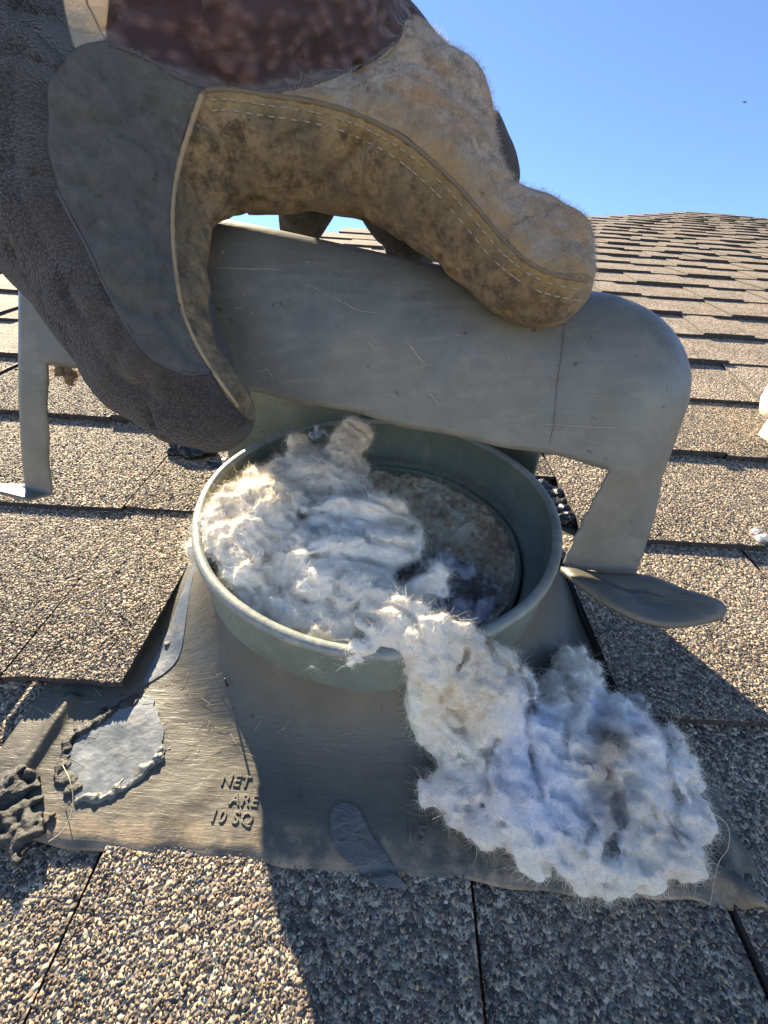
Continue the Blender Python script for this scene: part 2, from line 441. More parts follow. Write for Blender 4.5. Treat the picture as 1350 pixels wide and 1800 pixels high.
# mineral granules lying on the near shingles
def granules():
    P = []; sc = []
    for (u, v, du, dv, z0, z1) in GR:
        lo_u, hi_u = max(u, -.5), min(u + du, .52)
        if hi_u <= lo_u: continue
        pitch = .00125 if v < .25 else .0017
        nu = int((hi_u - lo_u) / pitch); nv = int(dv / pitch)
        U, Vv = np.meshgrid(lo_u + (np.arange(nu) + .5) * pitch, v + (np.arange(nv) + .5) * pitch, indexing='ij')
        U = U + rng.uniform(-.5, .5, U.shape) * pitch; Vv = Vv + rng.uniform(-.5, .5, U.shape) * pitch
        W = z0 + (z1 - z0) * (Vv - v) / dv
        p = np.stack([U.ravel(), Vv.ravel(), W.ravel()], 1)
        q = pr(p); vis = (q[:, 2] > .02) & (q[:, 0] > -160) & (q[:, 0] < 1510) & (q[:, 1] < 1960)
        fl = (p[:, 0] > -.155) & (p[:, 0] < .148) & (p[:, 1] > .056) & (p[:, 1] < .115) & (z0 < .0075)
        p = p[vis & ~fl]; P.append(p); sc.append(np.full(len(p), 1.0 if v < .25 else 1.2))
    P = np.concatenate(P); sc = np.concatenate(sc); n = len(P)
    base = np.array([(1, 0, 0), (-1, 0, 0), (0, 1, 0), (0, -1, 0), (0, 0, 1), (0, 0, -.6)], float)
    tri = np.array([(0, 2, 4), (2, 1, 4), (1, 3, 4), (3, 0, 4), (2, 0, 5), (1, 2, 5), (3, 1, 5), (0, 3, 5)])
    ang = rng.uniform(0, 6.28, n); r = rng.lognormal(-7.42, .27, n) * sc
    r = np.clip(r, .0004, .0015)
    a = r * rng.uniform(.9, 1.5, n); b = r * rng.uniform(.65, 1.0, n); c = r * rng.uniform(.5, 1.0, n)
    V = base[None] + rng.uniform(-.3, .3, (n, 6, 3))
    V = V * np.stack([a, b, c], 1)[:, None]
    tl = rng.normal(size=n) * .35
    V[..., 2] += V[..., 0] * tl[:, None]
    x = V[..., 0] * np.cos(ang)[:, None] - V[..., 1] * np.sin(ang)[:, None]; y = V[..., 0] * np.sin(ang)[:, None] + V[..., 1] * np.cos(ang)[:, None]
    V = np.stack([x, y, V[..., 2]], -1) + P[:, None]
    pal = np.array([(.055, .05, .052), (.10, .095, .10), (.17, .155, .145), (.27, .235, .20), (.42, .345, .25), (.17, .27, .28), (.24, .17, .13), (.55, .49, .42)])
    pk = rng.choice(len(pal), n, p=[.20, .22, .20, .14, .09, .05, .06, .04])
    colr = pal[pk] * np.array([.96, .83, .64]) * rng.uniform(.5, 1.4, (n, 1))
    T = tri[None] + (np.arange(n) * 6)[:, None, None]
    mesh('granules', V.reshape(-1, 3), T.reshape(-1, 3), M_GR, roof, smooth=True, attrs={'tone': np.repeat(colr, 6, 0)}, kind='stuff')
    print('granules', n)
granules()

# the two hips with their caps and the slopes beyond them
for side, Hp in (('L', HL), ('R', HR)):
    d = np.array([*(Hp - APEX), 0]); Ln = 5.2 if side == 'L' else 4.2; d = unit(d); A = np.array([*APEX, -.012])
    nrm = np.array([-d[1], d[0], 0]) * (1 if side == 'R' else -1)
    for i in range(26 if side == 'L' else 20):
        p = A + d * (i * .2 - .05); e = d * .26; s = nrm * .07
        V = [p - s + (0, 0, -.0), p + (0, 0, .002), p + s + (0, 0, -.05), p - s + e + (0, 0, .003), p + e + (0, 0, .006), p + s + e + (0, 0, -.045)]
        V += [np.array(q) - (0, 0, .006) for q in V]
        mesh('hip_cap', V, [(0, 1, 4, 3), (1, 2, 5, 4), (6, 9, 10, 7), (7, 10, 11, 8), (0, 6, 7, 1), (1, 7, 8, 2), (3, 4, 10, 9), (4, 5, 11, 10), (0, 3, 9, 6), (2, 8, 11, 5)], M_SH, roof, smooth=False)
    far = A + d * Ln
    down = ROOF.to_3x3().inverted() @ Vector((0, 1, -.4))
    dn = np.array(down)
    V = [A - (0, 0, .02), far - (0, 0, .02), far + dn * 5 - (0, 0, .02), A + dn * 5 - (0, 0, .02)]
    o = mesh('roof_slope', V, [(0, 1, 2, 3)], M_SH, smooth=False); tag(o, kind='structure')

def world_mesh(name, V, Fc, mat):
    me = bpy.data.meshes.new(name); me.from_pydata(V, [], Fc); me.materials.append(mat)
    o = bpy.data.objects.new(name, me); COL.objects.link(o); return o
mg = Mat('pale_bounce_ground'); M_G = mg.fin(mg.mix(mg.noise(.5, 6), (.36, .34, .30), (.48, .45, .40)), .95)  # unseen ground, colour kept pale to bounce light up onto the shaded cap and lint
o = world_mesh('ground', [(-1500, -1500, 0), (1500, -1500, 0), (1500, 1500, 0), (-1500, 1500, 0)], [(0, 1, 2, 3)], M_G); tag(o, kind='structure')
mw = Mat('stucco'); M_W = mw.fin(mw.mix(mw.noise(20, 4), (.42, .37, .3), (.5, .45, .37)), .9, mw.bump(mw.noise(300, 3), .004))
wl, wr = lb + .5, rb_ - .5
wv = [( wl, -2.8, 0), (wr, -2.8, 0), (wr, 6.0, 0), (wl, 6.0, 0)]
ow = world_mesh('house_wall', [*wv, *[(a, b, 1.75) for a, b, c in wv]], [(0, 1, 5, 4), (1, 2, 6, 5), (2, 3, 7, 6), (3, 0, 4, 7)], M_W); tag(ow, kind='structure')

# ------------------------------------------------------------------ vent base: flange, boss, pipe
PC = np.array([-.0035, .218]); PR = .1078; PW = .060
vent = thing('roof_vent_pipe', 'round grey metal roof vent pipe on its square flashing, stuffed with lint', 'roof vent', (PC[0], PC[1], 0))
def flange():
    u0, u1, v0, v1 = -.169, .1605, .0, .385
    nx, ny = 230, 260
    X, Y = np.meshgrid(np.linspace(0, 1, nx), np.linspace(0, 1, ny), indexing='ij')
    U = u0 + X * (u1 - u0)
    vlow = .053 - .0075 * X + .0008 * np.sin(X * 23) + .0005 * np.sin(X * 71)
    Vv = vlow + Y * (v1 - vlow)
    P = np.stack([U, Vv, U * 0], -1)
    r = np.hypot(U - PC[0], Vv - PC[1])
    boss = np.clip((.150 - r) / .045, 0, 1); w = .0042 - .035 * (Vv - .05) + .029 * boss ** 2.6
    w += .0014 * fbm(P, 18, 3, 2) + .0005 * fbm(P, 90, 2, 5)
    rib = np.exp(-((U + .152 - (Vv - .08) * .02) / .0032) ** 2) + np.exp(-((U - .152) / .0035) ** 2); w += .0032 * rib * (Vv < .114)
    # kinked lower right corner
    w += .004 * np.exp(-(((U - .15) / .016) ** 2 + ((Vv - .05) / .02) ** 2)) * np.sin((U + Vv) * 260)
    edge = np.clip((Vv - vlow) / .004, 0, 1); w -= .0015 * (1 - edge)
    V = np.stack([U, Vv, w], -1).reshape(-1, 3)
    idx = np.arange(nx * ny).reshape(nx, ny)
    Q = np.stack([idx[:-1, :-1], idx[1:, :-1], idx[1:, 1:], idx[:-1, 1:]], -1).reshape(-1, 4)
    c = V[Q].mean(1); keep = np.hypot(c[:, 0] - PC[0], c[:, 1] - PC[1]) > .1035
    Q = Q[keep]
    o = mesh('flange', V, Q, M_FL, vent)
    s = o.modifiers.new('t', 'SOLIDIFY'); s.thickness = .0012; s.offset = -1
    return V, Q
FV, FQ = flange()
# straight walled pipe with a rolled lip
prof = [(PR - .0022, .022), (PR - .0018, .032), (PR - .0014, PW - .0055), (PR - .0004, PW - .0045), (PR + .0004, PW - .003), (PR + .0004, PW - .0008), (PR - .0005, PW + .0003), (PR - .0028, PW + .0006),
        (PR - .0046, PW), (PR - .0050, PW - .0015)]
wob = lambda a, i: (.0006 * math.sin(3 * a + 1) + .0004 * math.sin(7 * a), .0007 * math.sin(2 * a + .5))
V, Fc = lathe(PC, prof[:3], 160, wob); mesh('pipe', V, Fc, M_PIPE, vent)
V, Fc = lathe(PC, prof[2:], 160, wob); mesh('rim', V, Fc, M_RIM, vent)
V, Fc = lathe(PC, [(PR - .0050, PW - .0015), (PR - .0046, PW - .004), (PR - .0042, .030), (PR - .009, .0285), (PR - .0125, .0275), (PR - .0125, .004)], 160, wob); mesh('inner_wall', [v for v in V], [f[::-1] for f in Fc], M_PIPE, vent)
V, Fc = lathe(PC, [(PR - .014, .0), (PR - .0145, .0245), (PR - .0155, .0262), (PR - .0175, .0262), (PR - .018, .0245), (PR - .018, .0)], 160, wob); mesh('duct_collar', V, Fc, M_PIPE, vent)
# raised lettering
def letters(txt, px, py, size, ang=0, mat=M_FL, par=vent, h=.0003):
    cu = bpy.data.curves.new('txt', 'FONT'); cu.body = txt; cu.size = size; cu.extrude = h; cu.bevel_depth = .00018; cu.space_character = 1.15
    to = bpy.data.objects.new('txt', cu); COL.objects.link(to); dg = bpy.context.evaluated_depsgraph_get()
    me = bpy.data.meshes.new_from_object(to.evaluated_get(dg)); bpy.data.objects.remove(to)
    p = bp(px, py, .004); ca, sa = math.cos(ang), math.sin(ang)
    V = [(p[0] + v.co.x * ca - v.co.y * sa, p[1] + v.co.x * sa + v.co.y * ca, fz(p[0] + v.co.x * ca, p[1] + v.co.y * ca) + .00008 + v.co.z) for v in me.vertices]
    return mesh('raised_lettering', V, [tuple(q.vertices) for q in me.polygons], mat, par, smooth=False)

def top_of_flange():
    tri = [tuple(map(int, q)) for q in FQ]
    return BVHTree.FromPolygons([Vector(map(float, v)) for v in FV], tri)
FB = top_of_flange()
def fz(u, v):
    h = FB.ray_cast(Vector((u, v, .2)), Vector((0, 0, -1))); return h[0].z if h[0] else .004
letters('NET', 386, 1378, .0064, -.03); letters('ARE', 402, 1413, .0064, -.03); letters('10 SQ', 366, 1443, .0064, -.03); letters('15', 712, 1478, .0085, -.02, h=.0006); letters('IN', 775, 1478, .0075, -.02)
# bare steel patch where the coating has torn, with lifted tar round it
pp = [(122, 1396), (108, 1360), (116, 1318), (150, 1285), (190, 1250), (236, 1224), (264, 1222), (280, 1260), (284, 1300), (285, 1318), (262, 1342), (240, 1358), (200, 1388), (160, 1404)]
pb = smoothline([bp(x, y, .005)[:2] for x, y in pp], 5, True)
pb = pb + np.stack([fbm(np.c_[pb, pb[:, 0] * 0], 260, 3, 91), fbm(np.c_[pb, pb[:, 0] * 0], 260, 3, 92)], 1) * .0035
def fill(poly, w=.0003, n=26, relief=.0, base=fz):
    lo = poly.min(0); hi = poly.max(0); pts = []
    c = poly.mean(0); V = []; Fc = []; m = len(poly); rings = 16
    for r in range(rings):
        s = 1 - r / (rings - .0)
        for q in poly:
            p = c + (q - c) * s; V.append((p[0], p[1], base(*p) + w + relief * (.5 + vnoise(np.array([p[0], p[1], 0]), 120)) * (1 if r else .3)))
    V.append((c[0], c[1], base(*c) + w + relief))
    for r in range(rings - 1):
        for i in range(m): Fc.append((r * m + i, r * m + (i + 1) % m, (r + 1) * m + (i + 1) % m, (r + 1) * m + i))
    for i in range(m): Fc.append(((rings - 1) * m + i, (rings - 1) * m + (i + 1) % m, rings * m))
    return np.array(V), Fc
V, Fc = fill(pb, .0005); mesh('bare_metal_patch', V, Fc, M_GALV, vent)
gx = [(345, 1000), (352, 985), (330, 1090), (318, 1140), (300, 1165), (262, 1190), (248, 1195), (262, 1160), (290, 1110), (320, 1045)]
V, Fc = fill(smoothline([bp(x, y, .006)[:2] for x, y in gx], 4, True), .0004); mesh('bare_metal_patch', V, Fc, M_GALV, vent)
def lumps(name, line, r0, r1, n, mat, par, spread=.003, hgt=.6, res=.0009, noise=.0016, sd=3):
    g = np.random.default_rng(sd); L = smoothline(line, 6); caps = []
    for i in range(n):
        t = g.uniform(0, len(L) - 1.001); j = int(t); p = L[j] + (L[j + 1] - L[j]) * (t - j); p = p[:2] + g.normal(size=2) * spread
        r = g.uniform(r0, r1); c = np.array([p[0], p[1], fz(*p) + r * g.uniform(0, hgt)]); e = c + g.normal(size=3) * r * .8; e[2] = c[2]
        caps.append((c, e, r, r * g.uniform(.4, 1)))
    A = np.array([c[0] for c in caps]); G, lo, h = caps_sdf(A.min(0) - .008, A.max(0) + .008, res, caps, .0015)
    add_noise(G, lo, h, lambda P: noise * fbm(P, 420, 3, sd), .003)
    V, Q = nets(G, lo, h); return mesh(name, V, Q, mat, par)
P2 = lambda pts, w=.005: [bp(x, y, w)[:2] for x, y in pts]
lumps('torn_coating', P2([(238, 1222), (215, 1235), (200, 1245), (185, 1250), (165, 1268), (140, 1280), (120, 1300), (112, 1330), (108, 1350), (112, 1372), (135, 1390)]), .0004, .0010, 260, M_TAR, vent, .0013, .1)
lumps('torn_coating', P2([(130, 1405), (170, 1400), (205, 1385), (235, 1365), (260, 1342), (285, 1315)]), .0003, .0007, 170, M_MAST, vent, .0012, .1, sd=5)
lumps('mastic_blob', P2([(-60, 1470), (-10, 1445), (25, 1425), (10, 1395), (32, 1375), (0, 1400), (-50, 1410), (40, 1462), (0, 1480)]), 0.0007, .0019, 330, M_TAR, vent, .0034, 1.1, sd=6)
# smeared sealant in the shade
V, Fc = fill(smoothline(P2([(580, 1430), (600, 1410), (630, 1420), (650, 1460), (680, 1500), (705, 1545), (715, 1560), (660, 1555), (620, 1520), (590, 1490)]), 5, True), .0006, relief=.0005); mesh('sealant_smear', V, Fc, M_MAST, vent)
# nail hole and bright rivet
for (x, y, r, mt) in ((292, 1127, .0018, M_TAR),):
    c = bp(x, y, .0055); V, Fc = lathe(c[:2], [(r, fz(*c[:2]) + .0006), (r * .8, fz(*c[:2]) + .0011), (r * .1, fz(*c[:2]) + .0009)], 14); mesh('nail_hole', V, Fc, mt, vent)
for (x, y, r) in ((272, 1328, .0018),):
    c = bp(x, y, .006); z = fz(*c[:2]); V, Fc = lathe(c[:2], [(r, z + .0003), (r * .95, z + .0014), (r * .5, z + .0022), (r * .05, z + .0024)], 16); mesh('nail_head', V, Fc, M_GALV, vent)
M_GAP = (lambda m: m.fin((.008, .008, .009), .35, m.bump(m.noise(300, 4), .001)))(Mat('gap_black'))
# black lumps standing in for the dark torn holes either side behind the pipe
lumps('dark_hole_fill', [(.118, .32), (.13, .335), (.145, .325), (.15, .3), (.152, .285)], .004, .008, 34, M_GAP, vent, .004, .3, sd=8)
lumps('dark_hole_fill', [(-.20, .345), (-.18, .35), (-.16, .34), (-.15, .33)], .004, .009, 30, M_GAP, vent, .004, .3, sd=9)
V, Fc = tube([(.1300 + .0006 * math.sin(v_ * 160), v_, .004 - .035 * (v_ - .12)) for v_ in np.linspace(.119, .30, 40)], .0019, 8); mesh('dark_gap_strip', V, Fc, M_GAP, vent)  # black strip standing in for the dark gap along the cut shingle edge

# ------------------------------------------------------------------ vent hood, lifted off by the hand
hd = np.array([-655, -3100, 790.]); hd /= np.linalg.norm(hd)
hh = np.array([1, -.19, -.085]); hh = unit(hh - hd * (hh @ hd)); hb = np.cross(hh, hd); hb = hb if hb[2] > 0 else -hb
HO = dep(690, 600, .19); HX, HD, HB = R @ hh, R @ hd, R @ hb
hp = lambda a, d, b: HO + HX * a + HD * d + HB * b
hood = thing('vent_hood', 'grey painted sheet metal vent cap with legs, lifted above the round pipe', 'vent cap', tuple(hp(-.03, .03, .07)))
HL_, HR_, DEPTH, RC, RT = -.177, .1365, .106, .036, .044
def outline(inset, n=240):
    """rounded rectangle in plan, clockwise from the left end of the front face"""
    x0, x1, y0, y1 = HL_ + inset * .2, HR_ - inset, inset * .55, DEPTH - inset; r = max(RC - inset * .45, .008); rl = .006
    pts = []
    def arc(cx, cy, a0, a1, m, r=r):
        for i in range(m): t = a0 + (a1 - a0) * i / m; pts.append((cx + r * math.cos(t), cy + r * math.sin(t)))
    def line(a, b, m):
        for i in range(m): pts.append((a[0] + (b[0] - a[0]) * i / m, a[1] + (b[1] - a[1]) * i / m))
    line((x0 + rl, y0), (x1 - r, y0), 90); arc(x1 - r, y0 + r, -math.pi / 2, 0, 40); line((x1, y0 + r), (x1, y1 - r), 20); arc(x1 - r, y1 - r, 0, math.pi / 2, 14)
    line((x1 - r, y1), (x0 + rl, y1), 60); arc(x0 + rl, y1 - rl, math.pi / 2, math.pi, 8, rl); line((x0, y1 - rl), (x0, y0 + rl), 26); arc(x0 + rl, y0 + rl, math.pi, 1.5 * math.pi, 8, rl)
    return np.array(pts)
base = outline(0); NP = len(base)
def hood_body():
    V = []; rows_ = []
    tops = [(RT * (1 - math.cos(t)), 1 - math.sin(t)) for t in np.linspace(0, math.pi / 2, 15)]   # inset, d
    RD = lambda y: .044 - .034 * np.clip((np.asarray(y) - .02) / .05, 0, 1)
    D0 = -.0405 + RD(base[:, 1])
    # lower edge: full skirt in front, cut short at the back
    dep_ = base[:, 1]; a_ = base[:, 0]
    low = np.where(dep_ < .02, .033, np.where(dep_ < .05, .033 - (dep_ - .02) * .7, .010))
    low = np.where(dep_ > .05, .012 - (dep_ - .05) * .7, low); low = np.where((a_ < -.15) & (dep_ > .02), .0 - .25 * dep_, low); low = np.maximum(low, D0 + .001)
    low = low + .0006 * np.sin(a_ * 140) + .0005 * np.sin(a_ * 61)
    low = np.where((a_ < -.10) & (dep_ < .012), .033 + .007 * np.clip((-.10 - a_) / .05, 0, 1), low)
    global LOW
    LOW = low
    for s in np.linspace(1, 0, 12):
        for i, (x, y) in enumerate(base): V.append(hp(x, D0[i] + (low[i] - D0[i]) * s, y))
    for inset, d in tops[1:]:
        for (x, y), (x9, y9) in zip(outline(inset), base): V.append(hp(x, -.0405 + float(RD(y9)) * d + .0012 * math.sin(x * 25 + 1) + .001 * math.sin(y * 60), y))
    V.append(hp((HL_ + HR_) / 2, -.0425, DEPTH / 2))
    nr = 12 + len(tops) - 1
    Fc = [(r * NP + i, r * NP + (i + 1) % NP, (r + 1) * NP + (i + 1) % NP, (r + 1) * NP + i) for r in range(nr - 1) for i in range(NP)]
    Fc += [((nr - 1) * NP + i, (nr - 1) * NP + (i + 1) % NP, nr * NP) for i in range(NP)]
    a0 = [i for i, (x, y) in enumerate(base) if x > .1012 and y < .021]
    l0 = [i for i in range(NP - 12, NP) if base[i][1] < .0062] + [i for i in range(8) if base[i][0] < -.1575]
    def tr(t, s, x, y):
        k9 = 1 - (1 - s) ** 1.8
        return x * (1 - k9) + (.0992 - .002 * s + .0335 * t) * k9 + (s * (1 - s) * 4 * (.0005 * math.sin(s * 31 + 2) + .0003 * math.sin(s * 77))) * (1 - t) ** 3, .0795, y * (1 - k9) + (.005 + .004 * t * t) * k9
    def tl(t, s, x, y): return x + .0004 * math.sin(s * 15) * t, .1045, y + .004 * s * s
    for cols, fn, rows_n in ((a0, tr, 34), (l0, tl, 26)):
        prev = cols; n = len(cols)
        for s in np.linspace(0, 1, rows_n)[1:]:
            cur = []
            for q, i in enumerate(cols):
                x, de, b = fn(q / (n - 1), s, base[i][0], base[i][1]); cur.append(len(V)); V.append(hp(x, low[i] + (de - low[i]) * s, b))
            for q in range(n - 1): Fc.append((cur[q], cur[q + 1], prev[q + 1], prev[q]))
            prev = cur
        if fn is tl:
            for s in np.linspace(.15, 1, 6):
                cur = []
                for q in range(n): cur.append(len(V)); V.append(np.array(V[prev[q]]) + HX * (-.0022 * (1.2 - q / n)) + HD * .0003 - HB * .0016)
                for q in range(n - 1): Fc.append((cur[q], cur[q + 1], prev[q + 1], prev[q]))
                prev = cur
    o = mesh('cap_shell', V, Fc, M_HOOD, hood)
    m = o.modifiers.new('t', 'SOLIDIFY'); m.thickness = .0013; m.offset = -1
    return np.array(V), Fc
HV, HF = hood_body()
HBV = BVHTree.FromPolygons([Vector(map(float, v)) for v in HV], HF)
def sheet(name, grid, mat, parent, th=.0013, off=0):
    g = np.array(grid); a, b = g.shape[:2]; V = g.reshape(-1, 3)
    Fc = [(i * b + j, (i + 1) * b + j, (i + 1) * b + j + 1, i * b + j + 1) for i in range(a - 1) for j in range(b - 1)]
    o = mesh(name, V, Fc, mat, parent); m = o.modifiers.new('t', 'SOLIDIFY'); m.thickness = th; m.offset = off; return o
# foot pad of the right leg, bent outward
ft = [(985, 1000, .203), (1010, 1003, .203), (1060, 1010, .202), (1115, 1012, .202), (1150, 1018, .200), (1200, 1038, .196), (1245, 1052, .193), (1266, 1062, .191), (1274, 1074, .189), (1266, 1088, .186), (1245, 1096, .185), (1200, 1103, .182), (1160, 1103, .181), (1110, 1088, .181), (1060, 1060, .184), (1020, 1030, .190), (1000, 1015, .196)]
fp = smoothline([dep(*q) for q in ft], 4, True); fc = fp.mean(0)
V = []; rg = 6; nrm = unit(np.cross(fp[10] - fp[0], fp[40] - fp[0])); nrm = nrm if nrm[2] > 0 else -nrm
for r in range(rg):
    for i, p in enumerate(fp): V.append(fc + (p - fc) * (1 - r / rg) + nrm * (.0012 * math.sin(r * .9) + .0006 * vnoise(p, 90)))
V.append(fc + nrm * .001); m_n = len(fp)
Fc = [(r * m_n + i, r * m_n + (i + 1) % m_n, (r + 1) * m_n + (i + 1) % m_n, (r + 1) * m_n + i) for r in range(rg - 1) for i in range(m_n)] + [((rg - 1) * m_n + i, (rg - 1) * m_n + (i + 1) % m_n, rg * m_n) for i in range(m_n)]
o = mesh('foot_pad', V, Fc, M_FL, hood); s = o.modifiers.new('t', 'SOLIDIFY'); s.thickness = .0022; s.offset = 0  # darker flange paint imitates the pad's shading next to the leg
# rear baffle: the back of the cap still standing behind the pipe
rb = smoothline([(.109, .279), (.098, .31), (.07, .337), (0, .348), (-.07, .344), (-.138, .33)], 8)
g = []
for i, p in enumerate(rb):
    row = []
    for w in np.linspace(.004, .150, 12): row.append((p[0], p[1] + (w - .03) * .12 * (w > .03), w))
    g.append(row)
sheet('rear_baffle', g, M_PIPE, hood)
# a stamped seam across the front face and scratches through the paint
def on_hood(x, y, lift=.0004, bv=None):
    o = Vector((0, 0, H)); d = Vector(R @ np.array([x - 675, 900 - y, F])).normalized()
    h = (bv or HBV).ray_cast(o, d)
    return None if h[0] is None else np.array(h[0] - d * lift)
def hair_on(name, pts, r, mat, par, lift=.0004, bv=None, n=8):
    L = [on_hood(x, y, lift, bv) for x, y in smoothline(pts, n)]
    L = [p for p in L if p is not None]
    if len(L) < 3: return None
    rr = np.array([r * (.35 + .65 * math.sin(math.pi * (i + .5) / len(L))) * random.uniform(.6, 1.3) for i in range(len(L))])
    V, Fc = tube(L, rr, 4); return mesh(name, V, Fc, mat, par)
M_SCR = mat_plain('scratched_paint', (.33, .31, .25), .6)
hair_on('pressed_seam', [(992, 560), (990, 600), (984, 650), (978, 700), (974, 745), (966, 780)], .00045, M_HOOD, hood, .0001)
for pts, r in (([(540, 500), (570, 515), (600, 530), (630, 545), (665, 550)], .00022), ([(950, 745), (985, 747), (1030, 750), (1090, 752)], .0003), ([(715, 600), (730, 620), (748, 643)], .0005), ([(748, 680), (762, 700), (775, 712)], .0005),
               ([(645, 597), (652, 607), (658, 612)], .0004), ([(670, 697), (680, 705), (690, 712)], .0004), ([(890, 650), (895, 630), (888, 612)], .0002), ([(995, 765), (1020, 772), (1050, 778), (1060, 790)], .0002), ([(868, 725), (880, 720), (900, 735)], .0002),
               ([(1075, 900), (1085, 890), (1092, 882)], .0002), ([(380, 470), (420, 472), (470, 473), (500, 476)], .0002), ([(455, 655), (470, 650), (480, 668)], .0003), ([(560, 680), (580, 684), (600, 682)], .0002)):
    hair_on('scratch', pts, r, M_SCR, hood, .0001)
for i in range(60):
    x, y = random.uniform(380, 1180), random.uniform(430, 790); a = random.gauss(.1, .5); l = random.uniform(3, 16)
    if i < 110: hair_on('scratch', [(x, y), (x + l * .5 * math.cos(a), y + l * .5 * math.sin(a) + random.uniform(-2, 2)), (x + l * math.cos(a), y + l * math.sin(a))], random.uniform(.00008, .00018), M_SCR, hood, .00005, n=3)

# ------------------------------------------------------------------ lint
def tone_at(P, spots, base, s=0):
    q = pr(P); C = np.tile(np.array(base, float), (len(P), 1)); 
    for (x, y, r, c, a) in spots:
        ctr = bp(x, y, .02); rad = r / 790 * .26
        d2 = ((P[:, :2] - ctr[:2]) ** 2).sum(1) / rad ** 2 + fbm(P, 60, 2, s + 4) * .9
        k = (a * np.exp(-np.clip(d2, 0, 20)))[:, None]; C = C * (1 - k) + np.array(c) * k
    return C
def lint_tone(P):
    C = tone_at(P, SPOTS, (.96, .87, .745))
    f = fbm(P, 45, 3, 1)[:, None]; C = C * (1 + .12 * f); C += np.array([.03, .01, -.03]) * fbm(P, 30, 2, 9)[:, None] * 2
    qh = pr(P); hk = np.exp(-(polydist(qh[:, :2], [(706, 1014), (740, 996)], False) / 13) ** 4)[:, None]; C = C * (1 - .97 * hk)  # lint colour painted near black to deepen the carved hole
    g = np.clip(fbm(P, 130, 3, 12)[:, None] - .2, 0, 1) * .4; C = C * (1 - g)
    return np.clip(C, .012, .95)
SPOTS = [(560, 930, 170, (.90, .79, .66), .75), (830, 1230, 90, (.92, .85, .74), .5), (965, 1415, 46, (.68, .75, .92), .6), (900, 1330, 32, (.66, .72, .88), .6), (940, 1290, 36, (.70, .75, .88), .6), (1090, 1270, 70, (.76, .80, .90), .6), (1040, 1250, 14, (.5, .56, .86), .7),
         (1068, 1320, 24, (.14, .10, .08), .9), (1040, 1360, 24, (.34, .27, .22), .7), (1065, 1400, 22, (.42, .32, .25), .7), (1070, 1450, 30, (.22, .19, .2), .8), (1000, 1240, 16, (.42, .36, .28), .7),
         (840, 1190, 55, (.76, .68, .54), .7), (820, 1260, 40, (.68, .58, .44), .6), (790, 1400, 45, (.78, .72, .66), .7), (880, 1400, 30, (.70, .64, .70), .5), (1130, 1285, 16, (.78, .62, .66), .5), (1170, 1460, 40, (.66, .57, .46), .6),
         (620, 770, 40, (.56, .44, .30), .85), (525, 785, 26, (.50, .42, .24), .8), (560, 890, 60, (.76, .65, .52), .8), (640, 920, 70, (.72, .62, .53), .75), (700, 950, 45, (.62, .54, .5), .6), (460, 910, 55, (.72, .60, .40), .6),
         (600, 1060, 80, (.84, .87, .88), .6), (560, 1010, 30, (.78, .82, .84), .6), (840, 1230, 30, (.62, .58, .56), .6), (1200, 1400, 50, (.80, .78, .76), .5), (1085, 1500, 30, (.72, .78, .76), .5)]
def blobs_in(poly_px, w, n, rmin, rmax, hf, g):
    poly = [bp(x, y, w)[:2] for x, y in poly_px]; A = np.array(poly); out = []
    lo, hi = A.min(0), A.max(0); P = g.uniform(lo, hi, (n * 8, 2)); d = sdpoly(P, poly); P = P[d > rmin * .5]; d = d[d > rmin * .5]
    for p, e in list(zip(P, d))[:n]:
        r = float(np.clip(e * 1.0, rmin, rmax)) * g.uniform(.75, 1.0); c = np.array([p[0], p[1], hf(p, e, r)])
        a = g.normal(size=3) * r * .7; a[2] *= .3; out.append((c - a, c + a, r * .85, r * .65))
    return out
low_poly = [(705, 1165), (715, 1225), (750, 1262), (768, 1300), (800, 1308), (812, 1345), (790, 1378), (752, 1388), (757, 1420), (800, 1412), (835, 1408), (875, 1440), (940, 1468), (1000, 1498), (1040, 1512), (1056, 1530), (1068, 1552), (1085, 1552), (1098, 1520), (1130, 1505), (1160, 1480), (1190, 1492), (1218, 1505),
            (1232, 1480), (1226, 1430), (1222, 1380), (1200, 1320), (1175, 1285), (1150, 1238), (1075, 1218), (1040, 1180), (1015, 1150), (993, 1150), (990, 1185), (960, 1205), (935, 1235), (900, 1200), (870, 1160), (820, 1120), (760, 1110)]
ring_poly = [(362, 925), (378, 880), (420, 845), (475, 825), (520, 815), (580, 815), (635, 850), (700, 875), (728, 915), (732, 965), (705, 1005), (740, 1045), (790, 1095), (740, 1120), (680, 1120), (620, 1118), (560, 1105), (500, 1080), (440, 1040), (395, 990), (370, 955)]
g1 = np.random.default_rng(11)
def hf_low(p, e, r):
    b = .007 * min(1, e / .02) + .013 * max(0, float(vnoise(np.array([p[0], p[1], 0.]), 32, 3)) * 2)
    q = pr(np.array([p[0], p[1], .01]))
    b += .020 * math.exp(-((q[0] - 850) / 75) ** 2 - ((q[1] - 1190) / 75) ** 2) + .010 * math.exp(-((q[0] - 1140) / 70) ** 2 - ((q[1] - 1310) / 70) ** 2)
    b -= .010 * math.exp(-((q[0] - 1065) / 35) ** 2 - ((q[1] - 1400) / 110) ** 2)
    return .002 + r * .45 + max(b, 0) * .85
low_poly = [(1000 + (x - 1000) * .965, 1340 + (y - 1340) * .97) for x, y in low_poly]
caps = blobs_in(low_poly, .021, 480, .004, .0105, hf_low, g1)
def hf_ring(p, e, r):
    d = np.linalg.norm(p - PC)
    return min(.049, .049) - r * .25 + .0065 * max(-.5, float(vnoise(np.array([p[0], p[1], .3]), 34, 6)) * 2) + .006 * (d < .07)
caps += blobs_in(ring_poly, .056, 330, .005, .013, hf_ring, g1)
